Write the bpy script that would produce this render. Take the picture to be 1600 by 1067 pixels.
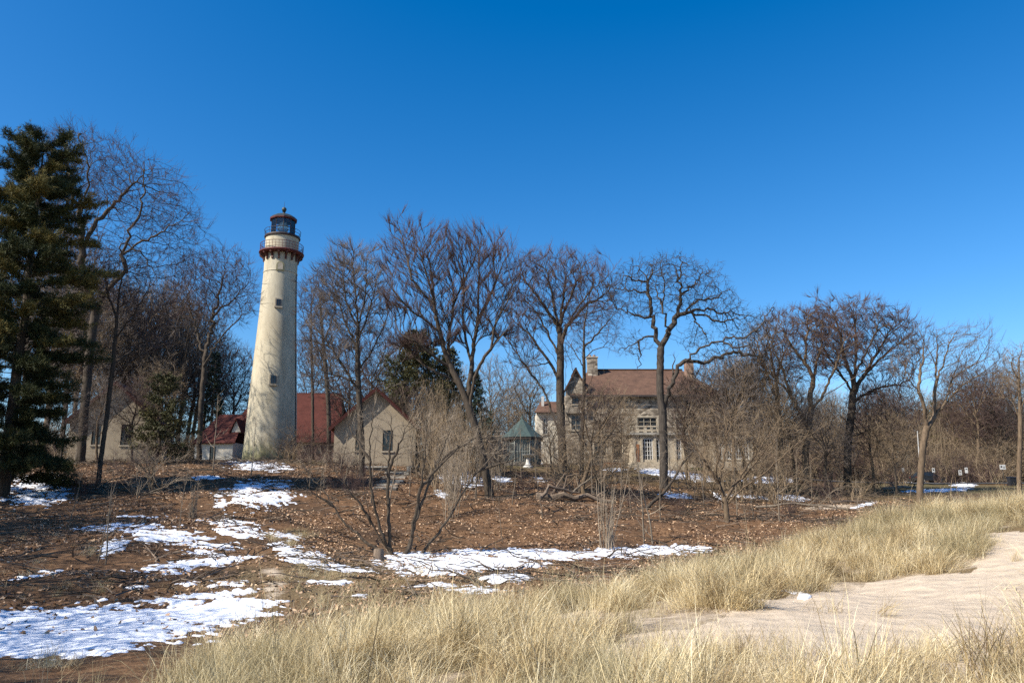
import bpy, math, random
import numpy as np
from mathutils import Vector, Matrix

for o in list(bpy.data.objects):
    bpy.data.objects.remove(o)
scene = bpy.context.scene
C = scene.collection
R = math.radians
rs = np.random.RandomState

# ------------------------------------------------------------------ camera, sky, sun, exposure
F = 1200.0                      # focal length in photograph pixels (1600 wide)
HORIZON = 765.0
PITCH = math.atan((HORIZON - 533.5) / F)
EYE = 5.0
cam = bpy.data.cameras.new('camera')
cam.sensor_width = 36.0
cam.lens = 36.0 * F / 1600.0
cam.clip_start = 0.1
cam.clip_end = 90000
camo = bpy.data.objects.new('camera', cam)
camo.location = (0, 0, EYE)
camo.rotation_euler = (math.pi / 2 + PITCH, 0, 0)
C.objects.link(camo)
scene.camera = camo

SUN_AZ = math.atan2(-0.86, -0.51)      # direction towards the sun, x = sin, y = cos
SUN_EL = R(42)
world = bpy.data.worlds.new('World')
scene.world = world
world.use_nodes = True
wn = world.node_tree.nodes
wl = world.node_tree.links
bg = wn['Background']
sky = wn.new('ShaderNodeTexSky')
sky.sky_type = 'NISHITA'
sky.sun_disc = False
sky.sun_elevation = SUN_EL
sky.sun_rotation = SUN_AZ
sky.altitude = 150
sky.air_density = 1.0
sky.dust_density = 0.7
sky.ozone_density = 4.8
hs = wn.new('ShaderNodeHueSaturation')
hs.inputs['Saturation'].default_value = 1.22
hs.inputs['Hue'].default_value = 0.498
hs.inputs['Value'].default_value = 1.0
wl.new(sky.outputs[0], hs.inputs['Color'])
so_ = wn.new('ShaderNodeVectorMath'); so_.operation = 'SUBTRACT'; so_.inputs[1].default_value = (0.30, 0.26, 0.0)   # deep polarised blue
sm_ = wn.new('ShaderNodeVectorMath'); sm_.operation = 'MAXIMUM'; sm_.inputs[1].default_value = (0.0, 0.0, 0.0)
wl.new(hs.outputs[0], so_.inputs[0]); wl.new(so_.outputs[0], sm_.inputs[0])
wl.new(sm_.outputs[0], bg.inputs['Color'])
bg.inputs['Strength'].default_value = 0.108

sun = bpy.data.lights.new('sun', 'SUN')
sun.energy = 5.0
sun.angle = R(0.53)
sun.color = (1.0, 0.94, 0.84)
suno = bpy.data.objects.new('sun', sun)
sd = Vector((math.sin(SUN_AZ) * math.cos(SUN_EL), math.cos(SUN_AZ) * math.cos(SUN_EL), math.sin(SUN_EL)))
suno.rotation_euler = sd.to_track_quat('Z', 'Y').to_euler()
suno.location = (-60, -40, 80)
C.objects.link(suno)

vs = scene.view_settings
scene.display_settings.display_device = 'sRGB'
vs.view_transform = 'Standard'
vs.look = 'None'
vs.exposure = 0.75
vs.gamma = 1.0
vs.use_curve_mapping = False
scene.cycles.max_bounces = 5
scene.cycles.diffuse_bounces = 2
scene.cycles.glossy_bounces = 2
scene.cycles.use_denoising = False
scene.cycles.transparent_max_bounces = 8

# ------------------------------------------------------------------ helpers: projection
DS = 0.9375                     # depths below are noted for a 1280 px lens
CP, SP = math.cos(PITCH), math.sin(PITCH)
def D(y): return y * DS
def ray(px, py):
    xc = (px - 800.0) / F; yc = (533.5 - py) / F
    return xc, CP - yc * SP, SP + yc * CP
def P(px, py, Y):
    """the point of the place that stands Y metres ahead and is seen at px, py"""
    x, y, z = ray(px, py)
    return np.array([x / y * Y, Y, EYE + z / y * Y])
def proj(x, y, z):
    d = y * CP + (z - EYE) * SP
    d = np.maximum(d, 0.1)
    u = -y * SP + (z - EYE) * CP
    return 800 + F * x / d, 533.5 - F * u / d
def zz(py, Y): return P(800, py, Y)[2] - EYE

def hash2(i, j, s):
    n = (i.astype(np.int64) * 374761393 + j.astype(np.int64) * 668265263 + s * 1442695041) & 0xffffffff
    n = ((n ^ (n >> 13)) * 1274126177) & 0xffffffff
    n = n ^ (n >> 16)
    return (n & 0xffffff) / float(0xffffff)
def vnoise(x, y, s=0):
    x = np.asarray(x, float); y = np.asarray(y, float)
    i = np.floor(x); j = np.floor(y); fx = x - i; fy = y - j
    fx = fx * fx * (3 - 2 * fx); fy = fy * fy * (3 - 2 * fy)
    a = hash2(i, j, s); b = hash2(i + 1, j, s); c = hash2(i, j + 1, s); d = hash2(i + 1, j + 1, s)
    return (a * (1 - fx) + b * fx) * (1 - fy) + (c * (1 - fx) + d * fx) * fy
def fbm(x, y, oct=4, s=0):
    v = 0; a = 0.5; t = 0
    for k in range(oct):
        v = v + a * vnoise(x * 2 ** k + 17.3 * k, y * 2 ** k - 9.1 * k, s + k); t += a; a *= 0.5
    return v / t

# ------------------------------------------------------------------ helpers: objects
def link(o, parent=None):
    C.objects.link(o)
    if parent is not None: o.parent = parent
    return o
def tag(o, label=None, cat=None, group=None, kind=None):
    if label: o['label'] = label
    if cat: o['category'] = cat
    if group: o['group'] = group
    if kind: o['kind'] = kind
    return o
def empty(name, loc, rz=0):
    o = bpy.data.objects.new(name, None)
    o.empty_display_size = 0.3
    o.location = tuple(loc); o.rotation_euler = (0, 0, rz)
    return link(o)
def np_mesh(name, V, Fc, mats=None, mi=None, smooth=False):
    """mesh from arrays; Fc is a list of (n,k) index arrays"""
    me = bpy.data.meshes.new(name)
    V = np.asarray(V, np.float32)
    if not isinstance(Fc, (list, tuple)): Fc = [Fc]
    Fc = [np.asarray(f, np.int32) for f in Fc if len(f)]
    me.vertices.add(len(V)); me.vertices.foreach_set('co', V.ravel())
    tot = np.concatenate([np.full(len(f), f.shape[1], np.int32) for f in Fc])
    loops = np.concatenate([f.ravel() for f in Fc])
    me.loops.add(len(loops)); me.loops.foreach_set('vertex_index', loops)
    me.polygons.add(len(tot))
    st = np.zeros(len(tot), np.int32); st[1:] = np.cumsum(tot)[:-1]
    me.polygons.foreach_set('loop_start', st)
    if mi is not None: me.polygons.foreach_set('material_index', np.asarray(mi, np.int32))
    if smooth: me.polygons.foreach_set('use_smooth', np.ones(len(tot), bool))
    me.update(calc_edges=True)
    for m in (mats or []): me.materials.append(m)
    return me
def mobj(name, me, parent=None): return link(bpy.data.objects.new(name, me), parent)

class MB:
    """collects simple solids for one mesh object"""
    def __init__(s): s.v = []; s.f = []
    def add(s, vs, fs):
        n = len(s.v); s.v += [tuple(map(float, v)) for v in vs]; s.f += [tuple(i + n for i in f) for f in fs]; return s
    def hexa(s, p):     # 8 corners: bottom 0-3 ccw, top 4-7
        return s.add(p, [(3, 2, 1, 0), (4, 5, 6, 7), (0, 1, 5, 4), (1, 2, 6, 5), (2, 3, 7, 6), (3, 0, 4, 7)])
    def box(s, x0, x1, y0, y1, z0, z1):
        return s.hexa([(x0, y0, z0), (x1, y0, z0), (x1, y1, z0), (x0, y1, z0), (x0, y0, z1), (x1, y0, z1), (x1, y1, z1), (x0, y1, z1)])
    def prism(s, poly, y0, y1):     # polygon in x,z (ccw seen from -y) pushed along y
        n = len(poly)
        v = [(x, y0, z) for x, z in poly] + [(x, y1, z) for x, z in poly]
        f = [tuple(range(n)), tuple(range(2 * n - 1, n - 1, -1))] + [(i, i + n, (i + 1) % n + n, (i + 1) % n) for i in range(n)]
        return s.add(v, f)
    def lathe(s, prof, n=32, a0=0, cap=True):
        v = []; f = []
        for r, z in prof:
            for k in range(n):
                a = a0 + 2 * math.pi * k / n; v.append((r * math.cos(a), r * math.sin(a), z))
        for j in range(len(prof) - 1):
            for k in range(n):
                k2 = (k + 1) % n
                f.append((j * n + k, j * n + k2, (j + 1) * n + k2, (j + 1) * n + k))
        if cap:
            f.append(tuple(range(n - 1, -1, -1))); f.append(tuple((len(prof) - 1) * n + k for k in range(n)))
        return s.add(v, f)
    def tube(s, pts, rad, n=6):
        pts = [Vector(p) for p in pts]; v = []; f = []
        if not hasattr(rad, '__len__'): rad = [rad] * len(pts)
        for i, p in enumerate(pts):
            d = (pts[min(i + 1, len(pts) - 1)] - pts[max(i - 1, 0)]).normalized()
            u = d.cross(Vector((0.21, 0.93, 0.3))).normalized(); w = d.cross(u)
            for k in range(n):
                a = 2 * math.pi * k / n; q = p + (u * math.cos(a) + w * math.sin(a)) * rad[i]; v.append(q)
        for j in range(len(pts) - 1):
            for k in range(n):
                k2 = (k + 1) % n; f.append((j * n + k, j * n + k2, (j + 1) * n + k2, (j + 1) * n + k))
        f.append(tuple(range(n - 1, -1, -1))); f.append(tuple((len(pts) - 1) * n + k for k in range(n)))
        return s.add(v, f)
    def torus(s, Rr, r, z, n=40, m=6):
        v = []; f = []
        for i in range(n):
            a = 2 * math.pi * i / n
            for k in range(m):
                b = 2 * math.pi * k / m; q = Rr + r * math.cos(b)
                v.append((q * math.cos(a), q * math.sin(a), z + r * math.sin(b)))
        for i in range(n):
            for k in range(m):
                i2 = (i + 1) % n; k2 = (k + 1) % m
                f.append((i * m + k, i2 * m + k, i2 * m + k2, i * m + k2))
        return s.add(v, f)
    def mesh(s, name, mat, smooth=False):
        me = bpy.data.meshes.new(name); me.from_pydata(s.v, [], s.f); me.materials.append(mat)
        if smooth:
            me.polygons.foreach_set('use_smooth', np.ones(len(me.polygons), bool))
            try: me.set_sharp_from_angle(angle=R(35))
            except Exception: pass
        me.update(); return me
    def build(s, name, mat, parent=None, smooth=False): return mobj(name, s.mesh(name, mat, smooth), parent)

# ------------------------------------------------------------------ helpers: materials
def new_mat(name):
    m = bpy.data.materials.new(name); m.use_nodes = True
    nt = m.node_tree; b = nt.nodes['Principled BSDF']
    return m, nt, nt.nodes, nt.links, b
def mixc(nt, f, a, b):
    n = nt.nodes.new('ShaderNodeMix'); n.data_type = 'RGBA'
    for sock, val in ((n.inputs[0], f), (n.inputs[6], a), (n.inputs[7], b)):
        if hasattr(val, 'is_linked'): nt.links.new(val, sock)
        elif hasattr(val, '__len__'): sock.default_value = (*val, 1) if len(val) == 3 else val
        else: sock.default_value = val
    return n.outputs[2]
def ramp(nt, fac, stops):
    n = nt.nodes.new('ShaderNodeValToRGB'); e = n.color_ramp.elements
    while len(e) < len(stops): e.new(0.5)
    for i, (p, c) in enumerate(stops):
        e[i].position = p; e[i].color = (*c, 1) if hasattr(c, '__len__') else (c, c, c, 1)
    nt.links.new(fac, n.inputs[0]); return n.outputs[0]
def noise_n(nt, scale, detail=5, rough=0.6, vec=None, stretch=None):
    n = nt.nodes.new('ShaderNodeTexNoise'); n.inputs['Scale'].default_value = scale
    n.inputs['Detail'].default_value = detail; n.inputs['Roughness'].default_value = rough
    if vec is None: vec = coord(nt)
    if stretch:
        mp = nt.nodes.new('ShaderNodeMapping'); mp.inputs['Scale'].default_value = stretch
        nt.links.new(vec, mp.inputs[0]); vec = mp.outputs[0]
    nt.links.new(vec, n.inputs['Vector']); return n.outputs['Fac']
def coord(nt, which='Object'):
    n = nt.nodes.new('ShaderNodeTexCoord'); return n.outputs[which]
def attr(nt, name):
    n = nt.nodes.new('ShaderNodeAttribute'); n.attribute_name = name; return n
def rnd(nt): return nt.nodes.new('ShaderNodeObjectInfo').outputs['Random']
def bump(nt, b, h, dist=0.02, strength=0.6):
    n = nt.nodes.new('ShaderNodeBump'); n.inputs['Distance'].default_value = dist; n.inputs['Strength'].default_value = strength
    nt.links.new(h, n.inputs['Height']); nt.links.new(n.outputs[0], b.inputs['Normal'])
def simple(name, c1, c2=None, scale=3, rough=0.8, bd=0.0, stretch=None, metal=0, spec=0.3):
    m, nt, n, l, b = new_mat(name)
    if c2 is None: c2 = tuple(x * 0.7 for x in c1)
    f = noise_n(nt, scale, 6, 0.65, stretch=stretch)
    l.new(ramp(nt, f, [(0.3, c2), (0.68, c1)]), b.inputs['Base Color'])
    b.inputs['Roughness'].default_value = rough; b.inputs['Metallic'].default_value = metal
    b.inputs['Specular IOR Level'].default_value = spec
    if bd: bump(nt, b, f, bd)
    return m

M = {}
def bark(name, dark, light, moss=None):
    m, nt, n, l, b = new_mat(name)
    f = noise_n(nt, 9, 6, 0.7, stretch=(1, 1, 0.18))
    c = ramp(nt, f, [(0.32, dark), (0.62, light)])
    g = noise_n(nt, 1.3, 4, 0.6)
    c = mixc(nt, ramp(nt, g, [(0.4, 0.0), (0.7, 0.55)]), c, tuple(0.5 * (a + q) * 1.25 for a, q in zip(dark, light)))
    l.new(c, b.inputs['Base Color']); b.inputs['Roughness'].default_value = 0.9
    b.inputs['Specular IOR Level'].default_value = 0.15
    bump(nt, b, f, 0.04, 0.9)
    return m
M['bark'] = bark('bark_grey_brown', (0.022, 0.017, 0.013), (0.095, 0.074, 0.054))
M['bark_pale'] = bark('bark_pale', (0.075, 0.058, 0.043), (0.23, 0.185, 0.135))
M['bark_oak'] = bark('bark_oak', (0.020, 0.017, 0.015), (0.085, 0.070, 0.056))
M['bark_tan'] = bark('bark_tan', (0.060, 0.043, 0.028), (0.175, 0.125, 0.080))
def twigm(name, a, c):
    m, nt, n, l, b = new_mat(name)
    f = noise_n(nt, 0.9, 3, 0.6)
    l.new(ramp(nt, f, [(0.3, a), (0.7, c)]), b.inputs['Base Color']); b.inputs['Roughness'].default_value = 0.8
    b.inputs['Specular IOR Level'].default_value = 0.2
    return m
M['twig'] = twigm('twig_red_brown', (0.060, 0.038, 0.034), (0.125, 0.080, 0.066))
M['twig_grey'] = twigm('twig_grey', (0.075, 0.060, 0.050), (0.16, 0.13, 0.105))
M['twig_pale'] = twigm('twig_pale', (0.19, 0.145, 0.10), (0.36, 0.29, 0.21))
M['twig_tan'] = twigm('twig_tan', (0.16, 0.115, 0.072), (0.33, 0.245, 0.155))
M['twig_oak'] = twigm('twig_oak', (0.030, 0.024, 0.02), (0.085, 0.068, 0.055))
M['twig_silver'] = twigm('twig_silver', (0.10, 0.08, 0.068), (0.22, 0.18, 0.15))

M['cream'] = None
def stucco(name, base, dirt, dirt2=None, low=None):
    m, nt, n, l, b = new_mat(name)
    v = coord(nt)
    f = noise_n(nt, 0.55, 6, 0.7, vec=v, stretch=(1, 1, 0.35))
    g = noise_n(nt, 3.0, 6, 0.75, vec=v, stretch=(1, 1, 0.25))
    c = mixc(nt, ramp(nt, f, [(0.40, 0.0), (0.66, 0.85)]), base, dirt)
    c = mixc(nt, ramp(nt, g, [(0.52, 0.0), (0.75, 0.65)]), c, dirt2 or tuple(x * 0.75 for x in dirt))
    if low:     # algae and splash stains that climb from the foot
        sx = nt.nodes.new('ShaderNodeSeparateXYZ'); l.new(v, sx.inputs[0])
        ma = nt.nodes.new('ShaderNodeMath'); ma.operation = 'MULTIPLY_ADD'; ma.inputs[1].default_value = -0.16; ma.inputs[2].default_value = 0.62
        l.new(sx.outputs[2], ma.inputs[0])
        mb = nt.nodes.new('ShaderNodeMath'); mb.operation = 'MULTIPLY_ADD'; mb.inputs[1].default_value = 1.0
        l.new(g, mb.inputs[0]); l.new(ma.outputs[0], mb.inputs[2])
        c = mixc(nt, ramp(nt, mb.outputs[0], [(0.62, 0.0), (1.05, 0.8)]), c, low)
    l.new(c, b.inputs['Base Color']); b.inputs['Roughness'].default_value = 0.9; b.inputs['Specular IOR Level'].default_value = 0.15
    h = noise_n(nt, 14, 5, 0.7, vec=v); bump(nt, b, h, 0.02, 0.5)
    return m
M['cream'] = stucco('cream_painted_brick', (0.49, 0.435, 0.32), (0.36, 0.31, 0.215), (0.18, 0.155, 0.11), (0.17, 0.16, 0.07))
M['stucco'] = stucco('tan_stucco', (0.36, 0.295, 0.21), (0.29, 0.235, 0.165), (0.20, 0.165, 0.115))
M['cream_house'] = stucco('cream_house_wall', (0.62, 0.56, 0.45), (0.52, 0.46, 0.36))
M['redpaint'] = simple('dark_red_paint', (0.125, 0.028, 0.022), (0.075, 0.02, 0.017), 2.5, 0.55)
M['bracket'] = simple('bracket_brown_red', (0.125, 0.048, 0.034), (0.06, 0.024, 0.019), 4, 0.6)
M['greenmetal'] = simple('dark_copper_roof', (0.060, 0.072, 0.066), (0.035, 0.04, 0.038), 4, 0.45, metal=0.2)
M['darkiron'] = simple('dark_iron', (0.045, 0.03, 0.03), (0.03, 0.02, 0.02), 5, 0.6)
M['rail'] = simple('rail_red_iron', (0.14, 0.035, 0.03), (0.08, 0.025, 0.025), 5, 0.6)
M['copperroof'] = simple('green_copper_roof', (0.062, 0.092, 0.082), (0.036, 0.052, 0.047), 1.6, 0.6, stretch=(3, 3, 0.4))
M['whitepaint'] = simple('white_paint', (0.58, 0.56, 0.52), (0.44, 0.425, 0.39), 2, 0.6)
M['polegrey'] = simple('weathered_pole', (0.48, 0.47, 0.44), (0.34, 0.33, 0.31), 2, 0.7)
M['glazing'] = simple('faded_glazing_bars', (0.30, 0.31, 0.28), (0.14, 0.15, 0.135), 2, 0.7)
M['trim'] = simple('stone_trim', (0.44, 0.375, 0.28), (0.29, 0.245, 0.18), 1.5, 0.85, 0.01)
M['frame_dark'] = simple('dark_window_frame', (0.05, 0.04, 0.035), None, 3, 0.6)
M['rust'] = simple('rusty_iron', (0.30, 0.12, 0.045), (0.14, 0.055, 0.025), 3, 0.85, 0.01)
M['blackplastic'] = simple('black_plastic', (0.022, 0.024, 0.03), (0.015, 0.016, 0.02), 3, 0.4)
M['bench'] = simple('weathered_bench', (0.06, 0.05, 0.04), (0.035, 0.03, 0.026), 3, 0.8)
M['moss'] = simple('mossy_wood', (0.30, 0.27, 0.05), (0.12, 0.11, 0.03), 3, 0.85)
M['concrete'] = simple('old_concrete', (0.36, 0.33, 0.28), (0.22, 0.20, 0.165), 1.2, 0.9, 0.02)
M['asphalt'] = simple('asphalt', (0.075, 0.073, 0.072), (0.05, 0.05, 0.05), 1.5, 0.9, 0.01)
M['deadwood'] = simple('dead_wood', (0.23, 0.17, 0.12), (0.09, 0.065, 0.047), 5, 0.9, 0.02, stretch=(1, 1, 0.3))

def glass(name, c=(0.02, 0.025, 0.03), rough=0.06):
    m, nt, n, l, b = new_mat(name)
    b.inputs['Base Color'].default_value = (*c, 1); b.inputs['Roughness'].default_value = rough
    b.inputs['Specular IOR Level'].default_value = 0.6
    h = noise_n(nt, 1.1, 2, 0.5); bump(nt, b, h, 0.03, 0.25)
    return m
M['glass'] = glass('window_glass')
m, nt, n, l, b = new_mat('lantern_glass')
b.inputs['Base Color'].default_value = (0.95, 0.97, 1, 1); b.inputs['Roughness'].default_value = 0.0
tr = n.new('ShaderNodeBsdfTransparent'); tr.inputs[0].default_value = (0.86, 0.9, 0.93, 1)
gl = n.new('ShaderNodeBsdfGlossy'); gl.inputs['Roughness'].default_value = 0.03
fr = n.new('ShaderNodeFresnel'); fr.inputs[0].default_value = 1.5
mx = n.new('ShaderNodeMixShader'); l.new(fr.outputs[0], mx.inputs[0]); l.new(tr.outputs[0], mx.inputs[1]); l.new(gl.outputs[0], mx.inputs[2])
l.new(mx.outputs[0], n['Material Output'].inputs['Surface'])
M['lantern_glass'] = m
m, nt, n, l, b = new_mat('lens_glass')
b.inputs['Base Color'].default_value = (0.62, 0.72, 0.66, 1); b.inputs['Roughness'].default_value = 0.12; b.inputs['Transmission Weight'].default_value = 0.55
b.inputs['IOR'].default_value = 1.5
M['lens'] = m

def stonewall(name, cols, mortar, sx=2.2, sz=4.5):
    m, nt, n, l, b = new_mat(name)
    v = coord(nt)
    sep = nt.nodes.new('ShaderNodeSeparateXYZ'); l.new(v, sep.inputs[0])
    ad = nt.nodes.new('ShaderNodeMath'); ad.operation = 'ADD'; l.new(sep.outputs[0], ad.inputs[0]); l.new(sep.outputs[1], ad.inputs[1])
    cb = nt.nodes.new('ShaderNodeCombineXYZ'); l.new(ad.outputs[0], cb.inputs[0]); l.new(sep.outputs[2], cb.inputs[2])
    mp = nt.nodes.new('ShaderNodeMapping'); mp.inputs['Scale'].default_value = (sx, 1, sz); l.new(cb.outputs[0], mp.inputs[0])
    vo = nt.nodes.new('ShaderNodeTexVoronoi'); vo.inputs['Scale'].default_value = 1.0; l.new(mp.outputs[0], vo.inputs['Vector'])
    ve = nt.nodes.new('ShaderNodeTexVoronoi'); ve.feature = 'DISTANCE_TO_EDGE'; ve.inputs['Scale'].default_value = 1.0; l.new(mp.outputs[0], ve.inputs['Vector'])
    sc = nt.nodes.new('ShaderNodeSeparateColor'); l.new(vo.outputs['Color'], sc.inputs[0])
    c = ramp(nt, sc.outputs[0], [(0.0, cols[0]), (0.35, cols[1]), (0.7, cols[2]), (1.0, cols[3])])
    e = ramp(nt, ve.outputs['Distance'], [(0.02, 1.0), (0.09, 0.0)])
    c = mixc(nt, e, c, mortar)
    l.new(c, b.inputs['Base Color']); b.inputs['Roughness'].default_value = 0.92; b.inputs['Specular IOR Level'].default_value = 0.15
    bump(nt, b, ve.outputs['Distance'], 0.06, 0.8)
    return m
M['stone'] = stonewall('rubble_stone_wall', [(0.075, 0.060, 0.045), (0.22, 0.178, 0.130), (0.46, 0.39, 0.295), (0.12, 0.097, 0.073)], (0.20, 0.165, 0.125), 1.5, 2.9)
M['darkstone'] = stonewall('dark_stone', [(0.09, 0.08, 0.07), (0.15, 0.13, 0.11), (0.20, 0.18, 0.15), (0.12, 0.10, 0.085)], (0.10, 0.09, 0.075), 2.0, 3.5)
M['brickwall'] = stonewall('old_brick', [(0.22, 0.12, 0.08), (0.30, 0.17, 0.11), (0.26, 0.15, 0.10), (0.19, 0.11, 0.08)], (0.30, 0.25, 0.2), 4, 12)
def tiles(name, a, c, row=3.2):
    m, nt, n, l, b = new_mat(name)
    v = coord(nt)
    w = nt.nodes.new('ShaderNodeTexWave'); w.wave_type = 'BANDS'; w.bands_direction = 'Z'; w.wave_profile = 'SAW'
    w.inputs['Scale'].default_value = row / 2; w.inputs['Distortion'].default_value = 0.6; w.inputs['Detail'].default_value = 2
    l.new(v, w.inputs['Vector'])
    f = noise_n(nt, 1.1, 6, 0.75, vec=v)
    g = noise_n(nt, 7, 3, 0.7, vec=v)
    cc = ramp(nt, f, [(0.3, a), (0.7, c)])
    cc = mixc(nt, ramp(nt, g, [(0.45, 0.0), (0.75, 0.5)]), cc, tuple(x * 0.55 for x in a))
    l.new(cc, b.inputs['Base Color']); b.inputs['Roughness'].default_value = 0.85; b.inputs['Specular IOR Level'].default_value = 0.2
    bump(nt, b, w.outputs['Fac'], 0.06, 0.8)
    return m
M['redroof'] = tiles('red_shingle_roof', (0.070, 0.021, 0.016), (0.125, 0.038, 0.028))
M['tileroof'] = tiles('brown_tile_roof', (0.075, 0.043, 0.030), (0.165, 0.092, 0.06))
M['darkroof'] = tiles('dark_red_roof', (0.085, 0.03, 0.026), (0.14, 0.05, 0.04))

def needles(name, cols):
    m, nt, n, l, b = new_mat(name)
    a = attr(nt, 'fc')
    l.new(ramp(nt, a.outputs['Fac'], cols), b.inputs['Base Color']); b.inputs['Roughness'].default_value = 0.65
    b.inputs['Specular IOR Level'].default_value = 0.25
    return m
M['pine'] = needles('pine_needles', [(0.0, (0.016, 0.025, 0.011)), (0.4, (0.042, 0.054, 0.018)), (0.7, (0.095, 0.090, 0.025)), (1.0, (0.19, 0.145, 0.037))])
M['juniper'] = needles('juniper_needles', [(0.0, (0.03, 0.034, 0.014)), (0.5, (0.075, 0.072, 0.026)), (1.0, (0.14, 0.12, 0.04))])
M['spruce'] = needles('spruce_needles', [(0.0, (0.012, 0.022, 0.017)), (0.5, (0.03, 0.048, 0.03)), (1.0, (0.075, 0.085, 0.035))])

def grassm(name, cols):
    m, nt, n, l, b = new_mat(name)
    a = attr(nt, 'fc')
    add = nt.nodes.new('ShaderNodeMath'); add.operation = 'MULTIPLY_ADD'; add.inputs[1].default_value = 0.45
    l.new(rnd(nt), add.inputs[0]); 
    sc = nt.nodes.new('ShaderNodeMath'); sc.operation = 'MULTIPLY'; sc.inputs[1].default_value = 0.6
    l.new(a.outputs['Fac'], sc.inputs[0]); l.new(sc.outputs[0], add.inputs[2])
    ge = nt.nodes.new('ShaderNodeNewGeometry'); pn = noise_n(nt, 1.1, 5, 0.7, vec=ge.outputs['Position'])
    pa = nt.nodes.new('ShaderNodeMath'); pa.operation = 'MULTIPLY_ADD'; pa.inputs[1].default_value = 2.3; pa.inputs[2].default_value = -1.15; l.new(pn, pa.inputs[0])
    pb = nt.nodes.new('ShaderNodeMath'); pb.operation = 'ADD'; l.new(pa.outputs[0], pb.inputs[0]); l.new(add.outputs[0], pb.inputs[1])
    c = ramp(nt, pb.outputs[0], cols)
    l.new(c, b.inputs['Base Color']); b.inputs['Roughness'].default_value = 0.6; b.inputs['Specular IOR Level'].default_value = 0.3
    t = n.new('ShaderNodeBsdfTranslucent'); l.new(c, t.inputs[0])
    mx = n.new('ShaderNodeMixShader'); mx.inputs[0].default_value = 0.25
    l.new(b.outputs[0], mx.inputs[1]); l.new(t.outputs[0], mx.inputs[2]); l.new(mx.outputs[0], n['Material Output'].inputs['Surface'])
    return m
M['straw'] = grassm('straw_grass', [(0.0, (0.14, 0.088, 0.042)), (0.32, (0.44, 0.325, 0.155)), (0.6, (0.68, 0.55, 0.31)), (1.0, (0.80, 0.70, 0.48))])
M['olivegrass'] = grassm('olive_grey_grass', [(0.0, (0.17, 0.135, 0.07)), (0.4, (0.36, 0.29, 0.15)), (0.75, (0.56, 0.465, 0.26)), (1.0, (0.70, 0.61, 0.40))])
M['browngrass'] = grassm('brown_matted_grass', [(0.0, (0.13, 0.085, 0.045)), (0.4, (0.24, 0.165, 0.085)), (0.8, (0.36, 0.265, 0.14)), (1.0, (0.45, 0.35, 0.2))])
m, nt, n, l, b = new_mat('dead_leaf')
l.new(ramp(nt, rnd(nt), [(0.0, (0.08, 0.045, 0.025)), (0.35, (0.22, 0.128, 0.07)), (0.7, (0.40, 0.24, 0.13)), (1.0, (0.60, 0.42, 0.26))]), b.inputs['Base Color'])
b.inputs['Roughness'].default_value = 0.7
M['leaf'] = m
m, nt, n, l, b = new_mat('snow')
f = noise_n(nt, 6, 6, 0.7); g = noise_n(nt, 22, 4, 0.7)
l.new(ramp(nt, g, [(0.3, (0.66, 0.68, 0.72)), (0.6, (0.86, 0.87, 0.9))]), b.inputs['Base Color'])
b.inputs['Roughness'].default_value = 0.6; b.inputs['Subsurface Weight'].default_value = 0.0
bump(nt, b, f, 0.06, 0.7)
M['snow'] = m

m, nt, n, l, b = new_mat('ground')
v = coord(nt)
a = attr(nt, 'gm')
sc = nt.nodes.new('ShaderNodeSeparateColor'); l.new(a.outputs['Color'], sc.inputs[0])
n1 = noise_n(nt, 0.35, 5, 0.6, vec=v); n2 = noise_n(nt, 3.5, 7, 0.75, vec=v); n3 = noise_n(nt, 18, 5, 0.75, vec=v)
lit = ramp(nt, n2, [(0.28, (0.045, 0.028, 0.017)), (0.5, (0.150, 0.083, 0.043)), (0.72, (0.30, 0.178, 0.096))])
lit = mixc(nt, ramp(nt, n3, [(0.48, 0.0), (0.72, 0.7)]), lit, (0.045, 0.028, 0.018))
lit = mixc(nt, ramp(nt, n1, [(0.50, 0.0), (0.66, 0.75)]), lit, (0.050, 0.033, 0.022))
lawn = ramp(nt, n2, [(0.3, (0.055, 0.045, 0.022)), (0.7, (0.16, 0.13, 0.062))])
thatch = ramp(nt, n3, [(0.3, (0.10, 0.068, 0.035)), (0.7, (0.27, 0.195, 0.105))])
sand = ramp(nt, n2, [(0.3, (0.49, 0.39, 0.28)), (0.7, (0.62, 0.505, 0.375))])
sand = mixc(nt, ramp(nt, n3, [(0.64, 0.0), (0.8, 0.25)]), sand, (0.33, 0.25, 0.17))
c = mixc(nt, sc.outputs[1], lit, lawn)
c = mixc(nt, sc.outputs[2], c, thatch)
# break the sand edge up with the noise
sa = nt.nodes.new('ShaderNodeMath'); sa.operation = 'MULTIPLY_ADD'; sa.inputs[1].default_value = 0.5; sa.inputs[2].default_value = -0.25
l.new(n2, sa.inputs[0])
sb = nt.nodes.new('ShaderNodeMath'); sb.operation = 'ADD'; l.new(sa.outputs[0], sb.inputs[0]); l.new(sc.outputs[0], sb.inputs[1])
c = mixc(nt, ramp(nt, sb.outputs[0], [(0.35, 0.0), (0.6, 1.0)]), c, sand)
l.new(c, b.inputs['Base Color']); b.inputs['Roughness'].default_value = 0.95; b.inputs['Specular IOR Level'].default_value = 0.1
hh = nt.nodes.new('ShaderNodeMath'); hh.operation = 'ADD'; l.new(n2, hh.inputs[0]); l.new(n3, hh.inputs[1])
fp = nt.nodes.new('ShaderNodeTexVoronoi'); fp.feature = 'SMOOTH_F1'; fp.inputs['Scale'].default_value = 2.6; fp.inputs['Smoothness'].default_value = 0.35; l.new(v, fp.inputs['Vector'])
fs = nt.nodes.new('ShaderNodeMath'); fs.operation = 'MULTIPLY'; l.new(fp.outputs['Distance'], fs.inputs[0]); l.new(sc.outputs[0], fs.inputs[1])
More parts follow.
